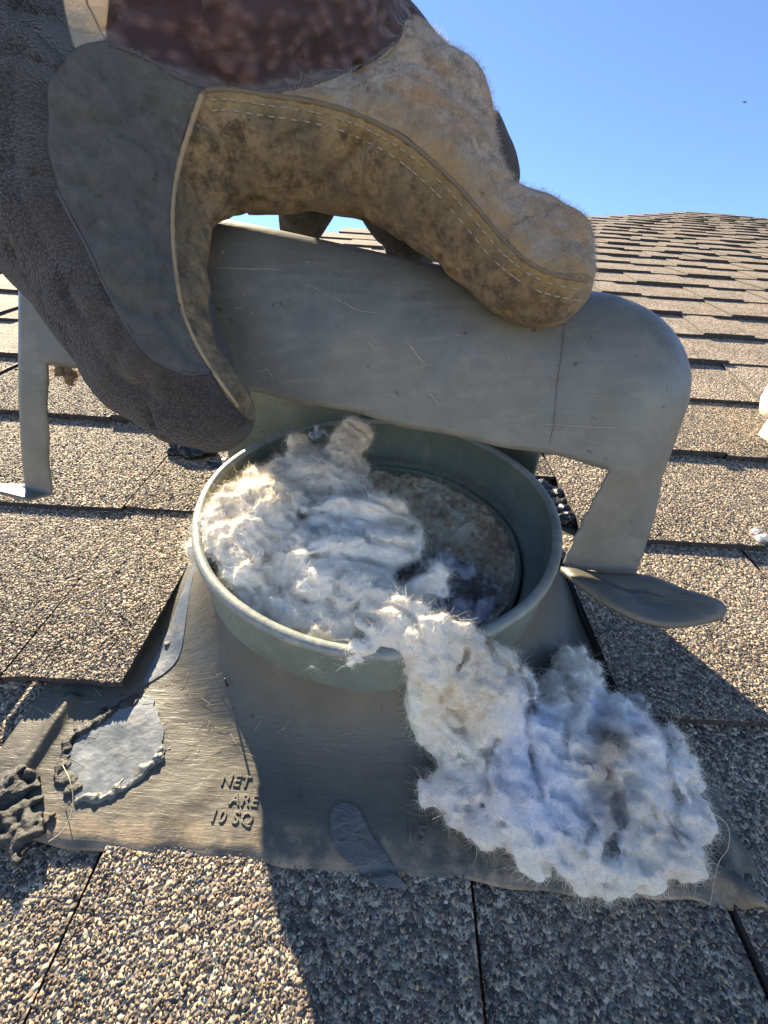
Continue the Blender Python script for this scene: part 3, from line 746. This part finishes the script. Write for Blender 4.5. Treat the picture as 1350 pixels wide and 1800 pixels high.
def chain(pts):
    out = []
    for (x, y, w, r), (x2, y2, w2, r2) in zip(pts[:-1], pts[1:]):
        a, b = bp(x, y, w), bp(x2, y2, w2); out.append((a, b, r / F * pr(a)[2], r2 / F * pr(b)[2]))
    return out
caps += chain([(640, 1102, .0625, 12), (700, 1108, .0635, 20), (765, 1110, .0640, 22), (812, 1112, .0625, 17), (840, 1130, .058, 20)])
caps += chain([(640, 1050, .056, 50), (700, 1085, .061, 42), (738, 1122, .060, 38), (762, 1165, .050, 44), (800, 1192, .041, 48), (855, 1190, .038, 48), (872, 1240, .027, 52), (835, 1290, .017, 38)])
caps += chain([(760, 1100, .058, 30), (798, 1135, .054, 32), (838, 1158, .045, 36), (880, 1190, .034, 30)])
caps += chain([(760, 1170, .040, 40), (745, 1230, .026, 30), (785, 1290, .014, 30)])
caps += chain([(700, 1112, .062, 20), (660, 1125, .061, 16), (632, 1142, .059, 12), (612, 1164, .056, 6)])
caps += chain([(590, 850, .060, 40), (602, 815, .066, 26), (608, 785, .071, 27), (622, 768, .073, 30)])
caps += chain([(535, 840, .059, 30), (530, 808, .064, 17), (526, 782, .067, 20)])
caps += chain([(500, 870, .056, 45), (560, 845, .060, 40), (600, 850, .062, 35)])
caps += chain([(430, 900, .056, 52), (480, 900, .060, 55), (450, 960, .056, 52)]) + chain([(380, 900, .058, 20), (395, 950, .058, 26), (440, 1010, .057, 34)])
caps += chain([(690, 900, .066, 26), (650, 905, .068, 34), (600, 900, .066, 30), (560, 915, .062, 26)]) + chain([(715, 940, .064, 20), (690, 960, .065, 28), (640, 965, .065, 30)])
caps += chain([(1000, 1160, .018, 14), (1008, 1200, .018, 24), (1020, 1230, .016, 30)]) + chain([(1078, 1562, .006, 13), (1082, 1515, .010, 24)]) + chain([(760, 1392, .010, 14), (790, 1400, .010, 20)])
g7 = np.random.default_rng(77); lp = smoothline(low_poly, 5, True); cen = lp.mean(0)
for q_ in lp[g7.choice(len(lp), 52, replace=False)]:
    if q_[1] < 1180 and q_[0] < 960: continue
    o_ = unit(q_ - cen) + g7.normal(size=2) * .5; l_ = g7.uniform(2, 20)
    caps += chain([(q_[0] - o_[0] * 20, q_[1] - o_[1] * 20, .013, 12), (q_[0] + o_[0] * l_ * .4, q_[1] + o_[1] * l_ * .4, .010, 6), (q_[0] + o_[0] * l_, q_[1] + o_[1] * l_, .009, 2.5)])
Gd, lo, h = caps_sdf((-.135, .035, .0), (.165, .36, .095), .0010, caps, .0055)
FOLDS = [([(712, 1012), (738, 998)], 13, .030), ([(535, 905), (600, 900), (660, 912), (722, 932)], 7, .0050), ([(545, 935), (600, 930), (660, 948), (715, 962)], 7, .0045), ([(590, 868), (650, 878), (708, 896)], 7, .004), ([(540, 985), (600, 975), (640, 992), (700, 1002)], 9, .006),
         ([(500, 1000), (520, 1040), (590, 1070), (640, 1060)], 7, .003), ([(430, 980), (470, 1010), (500, 1050)], 6, .003), ([(480, 860), (520, 880), (540, 920)], 6, .0025), ([(1062, 1225), (1052, 1310), (1078, 1390), (1068, 1490)], 16, .0045), ([(935, 1235), (925, 1310), (945, 1400)], 8, .0035),
         ([(815, 1150), (785, 1220), (825, 1290), (870, 1340)], 8, .0035), ([(1145, 1260), (1185, 1340), (1190, 1440)], 7, .003), ([(860, 1130), (905, 1180), (940, 1250)], 8, .004), ([(990, 1190), (1010, 1260), (1000, 1330)], 7, .0035), ([(880, 1300), (850, 1360), (860, 1420)], 7, .003),
         ([(700, 1060), (740, 1100), (760, 1160)], 7, .003), ([(1000, 1400), (1030, 1450), (1020, 1500)], 7, .003), ([(1110, 1400), (1150, 1420), (1200, 1480)], 6, .0025)]
def ln(P):
    fo = 0; qp = pr(P)[:, :2] + np.stack([fbm(P, 90, 2, 80), fbm(P, 90, 2, 81)], -1) * 26
    for L_, w_, d_ in FOLDS: fo = fo + d_ * np.exp(-(polydist(qp, smoothline(L_, 3), False) / w_) ** 2)
    return fo + ln0(P)
def ln0(P):
    q = P + np.stack([fbm(P, 60, 2, 20), fbm(P, 60, 2, 21), fbm(P, 60, 2, 22)], -1) * .010
    rid = np.abs(vnoise(q * np.array([1, 1, 1.5]), 95, 23)) * 2
    st_ = vnoise(q @ np.array([[.8, .6, 0], [-.6, .8, 0], [0, 0, 1]]) * np.array([.45, 1.6, 1.2]), 190, 25)
    return 0.0022 * (.45 - rid) + .0034 * fbm(P, 190, 3, 24) + .0030 * st_ + .0008 * fbm(q, 420, 2, 28)
add_noise(Gd, lo, h, ln, .012)
LV, LQ = nets(Gd, lo, h); LN = vnormals(LV, LQ)
print('lint verts', len(LV))
lint = thing('dryer_lint', 'thick white, cream and bluish wad of lint spilling out of the round pipe', 'lint', tuple(bp(700, 1100, .03)))
mesh('lint_wad', LV, LQ, M_LINT, lint, attrs={'tone': lint_tone(LV)})
def fibres(name, V, N, n, lr, wr, tonef, mat, parent, up=.35, curl=.6, bright=1.0, seg=3, seed=1, mask=None, jit=.12, flow=None):
    g = np.random.default_rng(seed)
    idx = g.integers(0, len(V), n)
    if mask is not None: idx = idx[mask(V[idx])]
    n = len(idx); P = V[idx] + g.normal(size=(n, 3)) * .0004
    T = g.normal(size=(n, 3)) if flow is None else flow(P) * g.choice([-1, 1], n)[:, None] + g.normal(size=(n, 3)) * .22
    T = T - (T * N[idx]).sum(1, keepdims=True) * N[idx]; D = unit(T) + N[idx] * g.uniform(.0, up * 2, n)[:, None]
    L = g.uniform(*lr, n) * g.uniform(.5, 1, n); W = g.uniform(*wr, n)
    A, Q, k = ribbons(P, D, L, W, seg, curl, g)
    C = tonef(P) * bright * g.uniform(1 - jit, 1 + jit, (n, 1))
    return mesh(name, A, Q, mat, parent, smooth=True, attrs={'tone': np.repeat(np.clip(C, 0, .95), k, 0)}, kind='stuff')
topside = lambda P: pr(P)[:, 1] > 0
fibres('lint_fuzz', LV, LN, 105000, (.0012, .0045), (.00010, .00022), lint_tone, M_FIB, lint, .4, .9, 1.04, 3, 2, jit=.2)
def flow(P): return unit(np.stack([fbm(P, 22, 2, 71), fbm(P, 22, 2, 72), fbm(P, 22, 2, 73) * .6], -1) + np.array([.12, -.06, 0]))
fibres('lint_strands', LV, LN, 34000, (.004, .011), (.00010, .00018), lint_tone, M_FIB, lint, .22, .45, .95, 5, 3, jit=.3, flow=flow)
gold = lambda P: np.tile(np.array([.62, .50, .26]), (len(P), 1))
def nearpx(spots):
    def f(P):
        q = pr(P); r = np.zeros(len(P), bool)
        for x, y, s in spots: r |= (q[:, 0] - x) ** 2 + (q[:, 1] - y) ** 2 < s * s
        return r
    return f
fibres('pet_hair', LV, LN, 60000, (.008, .018), (.00011, .00018), gold, M_FIB, lint, .9, 1.1, 1.0, 7, 4, mask=lambda P: nearpx([(440, 890, 36), (470, 950, 34), (520, 1010, 14), (540, 1080, 10), (525, 780, 22), (400, 870, 26), (470, 1030, 20)])(P) & (rng.random(len(P)) < .10))
fibres('pet_hair', LV, LN, 60000, (.010, .026), (.00009, .00015), gold, M_FIB, lint, .8, 1.1, .9, 8, 5, mask=lambda P: nearpx([(800, 1110, 20), (1240, 1500, 40), (1240, 1400, 20), (800, 1410, 30), (1100, 1540, 30), (770, 1290, 20), (900, 1190, 20), (610, 790, 30)])(P) & (rng.random(len(P)) < .03))

# brown felt of lint lying deeper in the duct
bed = thing('duct_lint_bed', 'matted grey brown lint lining the dark right half inside the pipe', 'lint', (PC[0], PC[1], .02))
n_r, n_a = 110, 360; V = []
for i in range(n_r):
    for k2 in range(n_a):
        a = 2 * math.pi * k2 / n_a; r = .0905 * (i / (n_r - 1)) ** .8; V.append((PC[0] + r * math.cos(a), PC[1] + r * math.sin(a), .022))
V = np.array(V); hole = bp(722, 1000, .02); dh = np.hypot(V[:, 0] - hole[0], (V[:, 1] - hole[1]) * 1.2)
V[:, 2] += .007 * fbm(V, 55, 3, 31) + .0042 * fbm(V, 230, 4, 32) - .020 * np.exp(-(dh / .007) ** 2) 
V[:, 2] += .005 * (V[:, 0] > .0) * np.exp(-((V[:, 1] - .15) / .03) ** 2)
Q = np.array([(i * n_a + k2, i * n_a + (k2 + 1) % n_a, (i + 1) * n_a + (k2 + 1) % n_a, (i + 1) * n_a + k2) for i in range(n_r - 1) for k2 in range(n_a)])[:, ::-1]
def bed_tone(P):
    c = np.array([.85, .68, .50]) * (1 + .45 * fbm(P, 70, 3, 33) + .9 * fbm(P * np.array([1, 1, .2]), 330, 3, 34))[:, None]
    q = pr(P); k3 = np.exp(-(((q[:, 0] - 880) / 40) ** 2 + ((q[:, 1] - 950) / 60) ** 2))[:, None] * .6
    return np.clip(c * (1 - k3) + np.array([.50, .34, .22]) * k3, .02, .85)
Nb = np.tile([0, 0, 1.], (len(V), 1)).astype(float)
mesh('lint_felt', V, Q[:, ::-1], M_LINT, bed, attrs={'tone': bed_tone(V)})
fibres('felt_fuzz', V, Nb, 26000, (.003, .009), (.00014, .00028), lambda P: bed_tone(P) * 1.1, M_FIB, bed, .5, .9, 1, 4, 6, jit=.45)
# wisps clinging to the inner wall
aa = rng.uniform(.1, 2.6, 700); rr_ = PR - .0145; Pw = np.stack([PC[0] + rr_ * np.cos(aa), PC[1] + rr_ * np.sin(aa), rng.normal(.030, .0015, 700)], 1)
A, Q2, kk = ribbons(Pw, np.stack([-np.sin(aa) * rng.normal(size=700), np.cos(aa) * rng.normal(size=700), rng.uniform(-.8, .8, 700)], 1), rng.uniform(.003, .012, 700), rng.uniform(.0001, .0002, 700), 5, 1.0)
mesh('wall_wisps', A, Q2, M_FIB, bed, attrs={'tone': np.tile([.40, .37, .32], (len(A), 1))}, kind='stuff')

# darker clump beside the hole
dk = blobs_in([(735, 1000), (760, 965), (800, 975), (850, 1010), (885, 1030), (870, 1065), (820, 1095), (780, 1090), (750, 1050)], .034, 90, .003, .0075, lambda p, e, r: .030 + .006 * float(vnoise(np.array([p[0], p[1], 0.]), 80, 2)) * 2, np.random.default_rng(5))
Gd, lo, h = caps_sdf((-.03, .09, .0), (.11, .30, .06), .001, dk, .002); add_noise(Gd, lo, h, lambda P: .0045 * (.3 - 2 * np.abs(vnoise(P, 150, 41))) + .002 * fbm(P, 330, 2, 42), .01)
V, Q = nets(Gd, lo, h); N_ = vnormals(V, Q)
def dk_tone(P):
    f = fbm(P, 60, 3, 44)[:, None]; k_ = np.clip(.5 + (f + .9 * fbm(P, 200, 3, 46)[:, None]) * 2.2, 0, 1); return np.clip(np.array([.80, .79, .82]) * k_ + np.array([.20, .16, .14]) * (1 - k_), .02, .9)
clump = thing('lint_clump', 'small tuft of bluish dark grey lint sunk in the pipe beside the black hole', 'lint', tuple(bp(810, 1030, .03)))
mesh('lint_wad', V, Q, M_LINT, clump, attrs={'tone': dk_tone(V)})
fibres('lint_fuzz', V, N_, 14000, (.0015, .005), (.0001, .0002), dk_tone, M_FIB, clump, .6, .8, 1, 3, 8)

# ------------------------------------------------------------------ gloved hand
def D_(x, y, r, Z): return dep(x, y, Z), r / F * Z
def gch(pts):
    out = []
    for a, b in zip(pts[:-1], pts[1:]):
        A, ra = D_(*a); B, rb2 = D_(*b); out.append((A, B, ra, rb2))
    return out
gc = []
# thumb with its wide base
gc += gch([(40, 60, 170, .165), (90, 260, 165, .160), (125, 400, 135, .158), (205, 535, 108, .160), (262, 640, 96, .163), (330, 700, 78, .166), (378, 728, 66, .168)])
# thumb's inner muscle and the web towards the index finger
gc += gch([(170, 240, 140, .168), (200, 360, 120, .166), (262, 520, 72, .166), (330, 625, 40, .166)])
gc += gch([(330, 270, 105, .178), (400, 255, 100, .182), (470, 265, 95, .183)])
gc += gch([(330, 330, 60, .180), (318, 420, 42, .178), (330, 520, 34, .175), (375, 640, 26, .172), (412, 705, 20, .170)])
gc += gch([(200, 250, 120, .175), (330, 240, 120, .180)])
# index finger along the top of the hood
gc += gch([(470, 255, 95, .184), (600, 258, 96, .184), (700, 270, 108, .182), (775, 330, 98, .180), (850, 410, 82, .177), (915, 470, 78, .173), (962, 497, 73, .170)])
gc += gch([(700, 190, 100, .192), (770, 225, 92, .192), (820, 290, 60, .188)])
gc += gch([(930, 415, 66, .180), (968, 450, 66, .176), (985, 480, 52, .173)])
# back of the hand
gc += gch([(60, 40, 150, .172), (250, -10, 148, .160), (410, 0, 150, .162), (560, 10, 138, .174)])
gc += gch([(250, -20, 150, .165), (100, -300, 190, .19), (-150, -620, 210, .21)])
gc += gch([(100, 60, 140, .17), (60, -200, 180, .19), (-150, -620, 210, .22)])
gc += gch([(560, 20, 128, .192), (680, 130, 80, .198)])
hand_core = len(gc)
# middle, ring and little finger going over the back of the hood
gc += gch([(620, 70, 100, .222), (745, 190, 80, .222), (815, 272, 70, .218), (852, 322, 54, .222), (850, 352, 44, .232)])
gc += gch([(560, 60, 130, .235), (650, 220, 88, .245), (700, 350, 66, .252), (726, 420, 52, .262)])
gc += gch([(470, 80, 130, .250), (545, 250, 80, .265), (538, 352, 48, .280), (528, 402, 36, .292)])
allp = np.array([c[0] for c in gc] + [c[1] for c in gc])
lo_ = allp.min(0) - .055; hi_ = allp.max(0) + .055
Gd, lo, h = caps_sdf(lo_, hi_, .0017, gc, .006)
def gn(P):
    q = pr(P); a = .0016 * fbm(P, 28, 3, 50) + .0005 * fbm(P, 140, 2, 51)
    def cr(x1, y1, x2, y2, wd, dp):
        d = polydist(q[:, :2], [(x1, y1), (x2, y2)], False); return dp * np.exp(-(d / wd) ** 2)
    a += cr(872, 322, 905, 345, 16, .0022) + cr(905, 345, 890, 400, 10, .001) + cr(560, 335, 645, 245, 9, .0030) + cr(440, 350, 420, 240, 8, .0018) + cr(505, 360, 500, 260, 7, .0012) + cr(760, 400, 820, 350, 7, .0010) + cr(700, 290, 760, 300, 9, .0012) + cr(120, 350, 250, 600, 7, .0006) + cr(470, 200, 470, 330, 12, .0008)
    rg = np.abs(vnoise(P + fbm(P, 40, 2, 52)[:, None] * .012, 75, 53)) * 2; a += .0019 * np.exp(-(rg / .09) ** 2)
    a += cr(180, 140, 330, 150, 9, .0012)
    return a
add_noise(Gd, lo, h, gn, .006)
GV, GQ = nets(Gd, lo, h); GN = vnormals(GV, GQ)
print('glove verts', len(GV))
Z = {
 'z_patch': [(95, 130), (130, 85), (200, 75), (260, 105), (330, 145), (355, 170), (335, 215), (312, 300), (303, 420), (315, 520), (335, 590), (372, 655), (330, 660), (280, 640), (240, 605), (190, 520), (150, 430), (100, 330), (80, 250), (85, 180)],
 'z_palm': [(355, 160), (400, 155), (470, 165), (560, 180), (640, 205), (720, 250), (790, 310), (850, 380), (900, 440), (960, 480), (1050, 495), (1070, 600), (900, 640), (700, 470), (600, 380), (470, 420), (380, 500), (375, 580), (410, 640), (445, 700), (452, 735), (425, 730), (372, 655), (335, 590), (315, 520), (303, 420), (312, 300), (335, 215)],
 'z_back': [(470, 165), (550, 148), (640, 112), (700, 70), (760, 40), (1100, 250), (1080, 495), (960, 480), (900, 440), (850, 380), (790, 310), (720, 250), (640, 205), (560, 180)],
 'z_purple': [(188, -90), (190, 75), (260, 100), (330, 140), (400, 156), (470, 160), (550, 146), (640, 112), (700, 70), (760, -90)],
 'z_cuff': [(100, -90), (112, 0), (130, 82), (160, 88), (188, 75), (180, -90)]}
q2 = pr(GV)[:, :2]; jit = np.stack([fbm(GV, 80, 2, 61), fbm(GV, 80, 2, 62)], -1) * 10
att = {k_: np.clip(sdpoly(q2 + jit, smoothline(z, 5, True)) / 20, -3, 3) for k_, z in Z.items()}
far_ = (pr(GV)[:, 2] > .196) & (q2[:, 0] > 790) & (q2[:, 1] > 200); att['z_back'][far_] = -3
hid = (pr(GV)[:, 2] > .236); att['z_palm'][hid] = -3; att['z_purple'][hid] = -3; att['z_back'][hid & (q2[:, 0] < 600)] = -3
att['z_seam'] = np.clip(polydist(q2, smoothline(Z['z_palm'][:12], 4), False) / 60, 0, 1)
def mat_glove():
    m = Mat('worn_glove')
    msk = lambda n, k=6: m.math('ADD', m.math('MULTIPLY', m.attr(n), k), .5, True)
    weave = m.vor(1050, m.map((1, 2.2, 1), (.5, .3, .8)))
    knit = m.mix(m.ramp(weave, [(.15, 0), (.6, 1)]), (.078, .074, .074), (.022, .021, .023)); knit = m.mix(m.ramp(m.noise(40, 5), [(.4, 0), (.7, .6)]), knit, (.075, .065, .055))
    pv = m.vor(165, m.map((1, 1.5, 1.5), (.6, .2, .4)), 'SMOOTH_F1'); pur = m.mix(m.ramp(pv, [(.2, 0), (.5, 1)]), (.125, .078, .075), (.045, .026, .03)); pur = m.mix(m.ramp(m.noise(35, 4), [(.4, 0), (.7, .25)]), pur, (.085, .075, .075))
    dirt = m.noise(150, 8, .78)
    patch = m.mix(m.ramp(dirt, [(.36, 0), (.66, 1)]), (.066, .063, .055), (.125, .118, .10)); patch = m.mix(m.ramp(m.noise(200, 5, .7), [(.5, 0), (.8, .4)]), patch, (.19, .18, .155))
    palm = m.mix(m.ramp(dirt, [(.4, 0), (.6, 1)]), (.075, .053, .026), (.34, .235, .115)); palm = m.mix(m.ramp(m.noise(260, 5, .7), [(.56, 0), (.76, .6)]), palm, (.30, .25, .17))
    palm = m.mix(m.ramp(m.noise(38, 4), [(.45, 0), (.62, .55)]), palm, (.10, .085, .05))
    back = m.mix(m.ramp(m.noise(140, 8, .78), [(.4, 0), (.6, 1)]), (.17, .14, .11), (.52, .42, .32)); back = m.mix(m.ramp(m.noise(40, 4), [(.48, 0), (.66, .8)]), back, (.34, .19, .075))
    sd = m.attr('z_seam'); org = m.ramp(sd, [(.0, 1.0), (.5, .75), (1, .1)]); back = m.mix(m.math('MULTIPLY', org, m.ramp(m.noise(90, 5), [(.35, .2), (.6, 1)])), back, (.46, .26, .085))
    palm = m.mix(m.math('MULTIPLY', m.ramp(sd, [(0, .9), (.3, .6), (.7, 0)]), m.noise(90, 4)), palm, (.44, .29, .11))
    col = m.mix(msk('z_purple'), knit, pur); col = m.mix(msk('z_cuff'), col, (.62, .45, .28)); col = m.mix(msk('z_back'), col, back); col = m.mix(msk('z_patch'), col, patch); col = m.mix(msk('z_palm'), col, palm)
    def edge(n): return m.ramp(m.math('ABSOLUTE', m.attr(n)), [(0, .75), (.16, 0)])
    col = m.mix(edge('z_patch'), col, (.015, .013, .012)); col = m.mix(m.math('MULTIPLY', edge('z_palm'), .7), col, (.04, .03, .02)); col = m.mix(edge('z_purple'), col, (.10, .085, .08))
    leather = m.math('MAXIMUM', m.math('MAXIMUM', msk('z_back'), msk('z_patch')), msk('z_palm'))
    kh = m.math('MULTIPLY', weave, -.8); ph = m.math('MULTIPLY', pv, -4.0)
    hk = m.n('Mix', {0: msk('z_purple'), 2: kh, 3: ph}).outputs[0]
    hl = m.math('ADD', m.math('MULTIPLY', m.noise(380, 7, .75), 2.0), m.math('MULTIPLY', m.noise(60, 3), 2.2))
    hgt = m.n('Mix', {0: leather, 2: hk, 3: hl}).outputs[0]
    hgt = m.math('ADD', hgt, m.math('MULTIPLY', m.math('MINIMUM', m.math('MULTIPLY', m.math('MAXIMUM', m.attr('z_patch'), m.attr('z_palm')), 6), 1.0), .8))
    return m.fin(col, .9, m.bump(hgt, .0011, .85), spec=.2, sheen=.15)
M_GLV = mat_glove()
hand = thing('gloved_hand', 'left hand in a worn grey knit and tan leather work glove gripping the vent cap', 'gloved hand', tuple(dep(300, 100, .18)))
mesh('work_glove', GV, GQ, M_GLV, hand, attrs=att)
GB = BVHTree.FromPolygons([Vector(map(float, v)) for v in GV], [tuple(map(int, q)) for q in GQ])
M_PIP = mat_plain('leather_piping', (.16, .12, .075), .8); M_PIP2 = mat_plain('worn_leather_edge', (.34, .24, .14), .85); M_ST = mat_plain('cotton_thread', (.34, .29, .19), .8); M_KE = mat_plain('knit_edge', (.09, .08, .085), .9)
def rope(name, pts, r, mat, lift=-.0002, n=10, wob=0):
    L = [on_hood(x, y, lift, GB) for x, y in smoothline(pts, n)]; L = [p for p in L if p is not None]
    if len(L) < 3: return
    # drop jumps
    K = [L[0]]
    for p in L[1:]:
        if np.linalg.norm(p - K[-1]) < .012: K.append(p)
    K = np.array(K); K[1:-1] = (K[:-2] + K[1:-1] * 2 + K[2:]) / 4
    rr = r * (1 + wob * np.sin(np.arange(len(K)) * 1.7)) * np.linspace(1, .8, len(K))
    V, Fc = tube(K, rr, 8); return mesh(name, V, Fc, mat, hand)
seam = [(362, 160), (400, 158), (470, 168), (560, 182), (640, 207), (720, 252), (790, 312), (850, 380), (900, 438), (960, 478), (1030, 494)]
rope('seam_piping', seam, .0010, M_PIP, wob=.15)
rope('leather_edge', [(355, 168), (338, 215), (315, 290), (304, 350), (303, 420), (310, 490), (322, 550), (345, 605), (372, 650), (400, 690), (418, 715)], .0010, M_PIP2, wob=.12)
rope('patch_seam', [(100, 335), (125, 385), (150, 430), (190, 515), (240, 600), (280, 638), (330, 658), (368, 655)], .0005, M_KE)
rope('patch_seam', [(185, 78), (225, 88), (262, 105), (330, 143), (400, 157), (470, 161), (550, 148), (640, 112), (695, 75)], .0009, M_KE, wob=.4)
def stitches(off, step, r, ln_):
    L = smoothline(seam, 20); T = np.gradient(L, axis=0); Nn = np.stack([-T[:, 1], T[:, 0]], 1); Nn /= np.linalg.norm(Nn, axis=1)[:, None]; L = L + Nn * off
    s = np.concatenate([[0], np.cumsum(np.linalg.norm(np.diff(L, axis=0), axis=1))]); out = []
    t = 8
    while t < s[-1] - 10:
        f = lambda q: (np.interp(q, s, L[:, 0]), np.interp(q, s, L[:, 1]))
        a, b, c = on_hood(*f(t), .0001, GB), on_hood(*f(t + ln_ / 2), .0005, GB), on_hood(*f(t + ln_), .0001, GB)
        if a is not None and b is not None and c is not None and np.linalg.norm(a - c) < .01 and random.random() < .88: out.append(tube([a, b, c], r, 5))
        t += step * random.uniform(.7, 1.3)
    V, Fc = join(out); mesh('stitching', V, Fc, M_ST, hand, kind='stuff')
stitches(17, 19, .0003, 12); stitches(36, 19, .0003, 12)
def suede(P):
    return np.tile([.62, .52, .42], (len(P), 1))
zb = att['z_back'] > .1; zk = (att['z_purple'] < -.1) & ((att['z_palm'] < -.1) & (att['z_back'] < -.1) & (att['z_patch'] < -.1))
fibres('suede_fuzz', GV[zb], GN[zb], 26000, (.0008, .0030), (.00006, .00012), suede, M_FIB, hand, 1.6, .4, 1, 2, 21)
fibres('knit_fuzz', GV[zk], GN[zk], 22000, (.0006, .0018), (.00005, .0001), lambda P: np.tile([.16, .155, .16], (len(P), 1)), M_FIB, hand, 1.6, .4, 1, 2, 22)

# ------------------------------------------------------------------ small loose things
def small_tuft(name, label, cat, c, r, col, n=9, seed=1, fz_=900, group=None):
    g = np.random.default_rng(seed); c = np.array(c); caps = []
    for i in range(n):
        a = c + g.normal(size=3) * r * .6 * np.array([1, 1, .5]); caps.append((a, a + g.normal(size=3) * r * .5, r * g.uniform(.3, .6), r * g.uniform(.2, .5)))
    G_, lo, h = caps_sdf(c - r * 2.6, c + r * 2.6, r / 9, caps, r * .2); add_noise(G_, lo, h, lambda P: r * .3 * fbm(P, 1.6 / r, 3, seed), r * .6)
    V, Q = nets(G_, lo, h); N = vnormals(V, Q); t = thing(name, label, cat, tuple(c), group)
    tf = lambda P: np.tile(np.array(col, float), (len(P), 1)) * (1 + .3 * fbm(P, 2 / r, 2, 3))[:, None]
    mesh('tuft_body', V, Q, M_LINT, t, attrs={'tone': tf(V)}); fibres('tuft_fuzz', V, N, fz_, (r * .3, r * .9), (.0001, .0002), tf, M_FIB, t, .7, .8, 1, 3, seed)
small_tuft('lint_scrap', 'tiny white scrap of lint on the shingle at the right edge', 'lint', bp(1344, 950, .006), .0045, (.8, .8, .8), seed=3)
small_tuft('debris_scrap', 'brown dried scrap hanging under the left end of the vent cap', 'debris', tuple(hp(-.152, .0425, .004)), .0038, (.22, .16, .10), seed=4)
small_tuft('lint_scrap', 'small white tuft of lint lodged at the upper left inside of the pipe', 'lint', bp(560, 765, .058), .004, (.66, .66, .66), seed=6)
small_tuft('lint_scrap', 'small pale puff on the shingle just above the lint wad', 'lint', bp(1123, 1237, .010), .004, (.6, .58, .54), seed=9)
# long loose hairs on the flashing
M_HAIR = mat_plain('pale_hair', (.55, .47, .3), .5)
def loose_hair(pts, label, r=.00016, w=.0075):
    L = smoothline([bp(x, y, w + q) for x, y, q in pts], 8); V, Fc = tube(L, r, 5); o = mesh('loose_hair', V, Fc, M_HAIR, origin=tuple(L[0])); tag(o, label, 'hair')
loose_hair([(85, 1480, -.001), (110, 1460, .001), (125, 1430, .002), (128, 1400, .003), (122, 1370, .004), (110, 1345, .002)], 'long pale curved hair lying on the lower left of the flashing')
loose_hair([(760, 1440, 0), (790, 1425, .004), (830, 1400, .012)], 'straight pale hair poking from the lower left lobe of the lint', .00022)
loose_hair([(1240, 1420, .012), (1278, 1450, .008), (1280, 1490, .004), (1262, 1520, .002), (1248, 1590, 0)], 'long curling hair hanging off the right end of the lint')
loose_hair([(415, 1090, .012), (440, 1088, .03), (455, 1082, .045)], 'short stiff yellow hair sticking out at the front left of the pipe', .0002)
for k4, (x, y) in enumerate(((402, 1215),)):
    a = bp(x, y, .006); z = fz(a[0], a[1]); V, Fc = tube([(a[0], a[1], z - .001), (a[0] - .0003, a[1] + .0004, z + .006)], .0005, 6); o = mesh('bristle', V, Fc, M_TAR, origin=tuple(a)); tag(o, 'short dark bristle standing on the sunlit flashing left of the pipe', 'bristle')
hairs = []
for i in range(60):
    x, y = random.uniform(20, 720), random.uniform(1195, 1330); a = random.gauss(-.4, .7); l = random.uniform(8, 30); p = [bp(x, y, .006)]
    if not (np.hypot(p[0][0] - PC[0], p[0][1] - PC[1]) > .118): continue
    for t in (.5, 1): p.append(bp(x + l * t * math.cos(a), y + l * t * math.sin(a) + random.uniform(-3, 3), .006))
    p = [np.array([q[0], q[1], fz(q[0], q[1]) + .0006]) for q in p]; hairs.append(tube(smoothline(p, 3), .00006, 4))
V, Fc = join(hairs); o = mesh('fine_hairs', V, Fc, M_HAIR, vent, kind='stuff')

# second vent: its pale round cap just enters the frame on the right
M_WH = mat_plain('cream_painted_metal', (.62, .60, .50), .5)
c2 = bp(1374, 775, 0)[:2]
v2 = thing('second_vent', 'pale cream round vent cap just entering the frame at the right edge', 'roof vent', (c2[0], c2[1], 0))
V, Fc = lathe(c2, [(.022, -.004), (.022, .03)], 48); mesh('pipe', V, Fc, M_WH, v2)
V, Fc = lathe(c2, [(.022, .022), (.034, .026), (.0385, .038), (.039, .056), (.034, .070), (.022, .080), (.001, .084)], 48); mesh('cap', V, Fc, M_WH, v2)

# a bird far off in the sky
bd = dep(1309, 180, 60.0); M_BD = mat_plain('dark_feathers', (.04, .04, .045), .8)
bird = thing('bird', 'tiny dark bird far away in the blue sky at the upper right', 'bird', tuple(bd))
V, Fc = tube([bd + np.array([x, y, z]) for x, y, z in ((-.22, 0, 0), (-.1, 0, .01), (.05, 0, .02), (.16, 0, .03), (.22, 0, .03))], np.array([.01, .06, .075, .05, .01]) * 1.3, 10); mesh('body', V, Fc, M_BD, bird)
for s in (-1, 1):
    V = [bd + np.array(q) for q in ((-.08, 0, .03), (.1, 0, .03), (.02, s * .25, .14), (-.09, s * .25, .13), (-.10, s * .5, .06), (-.02, s * .48, .06))]
    o = mesh('wing', V, [(0, 1, 2, 3), (3, 2, 5, 4)], M_BD, bird, smooth=False); m = o.modifiers.new('t', 'SOLIDIFY'); m.thickness = .015
print('pieces', pieces, 'stuff faces', len(stuffF))
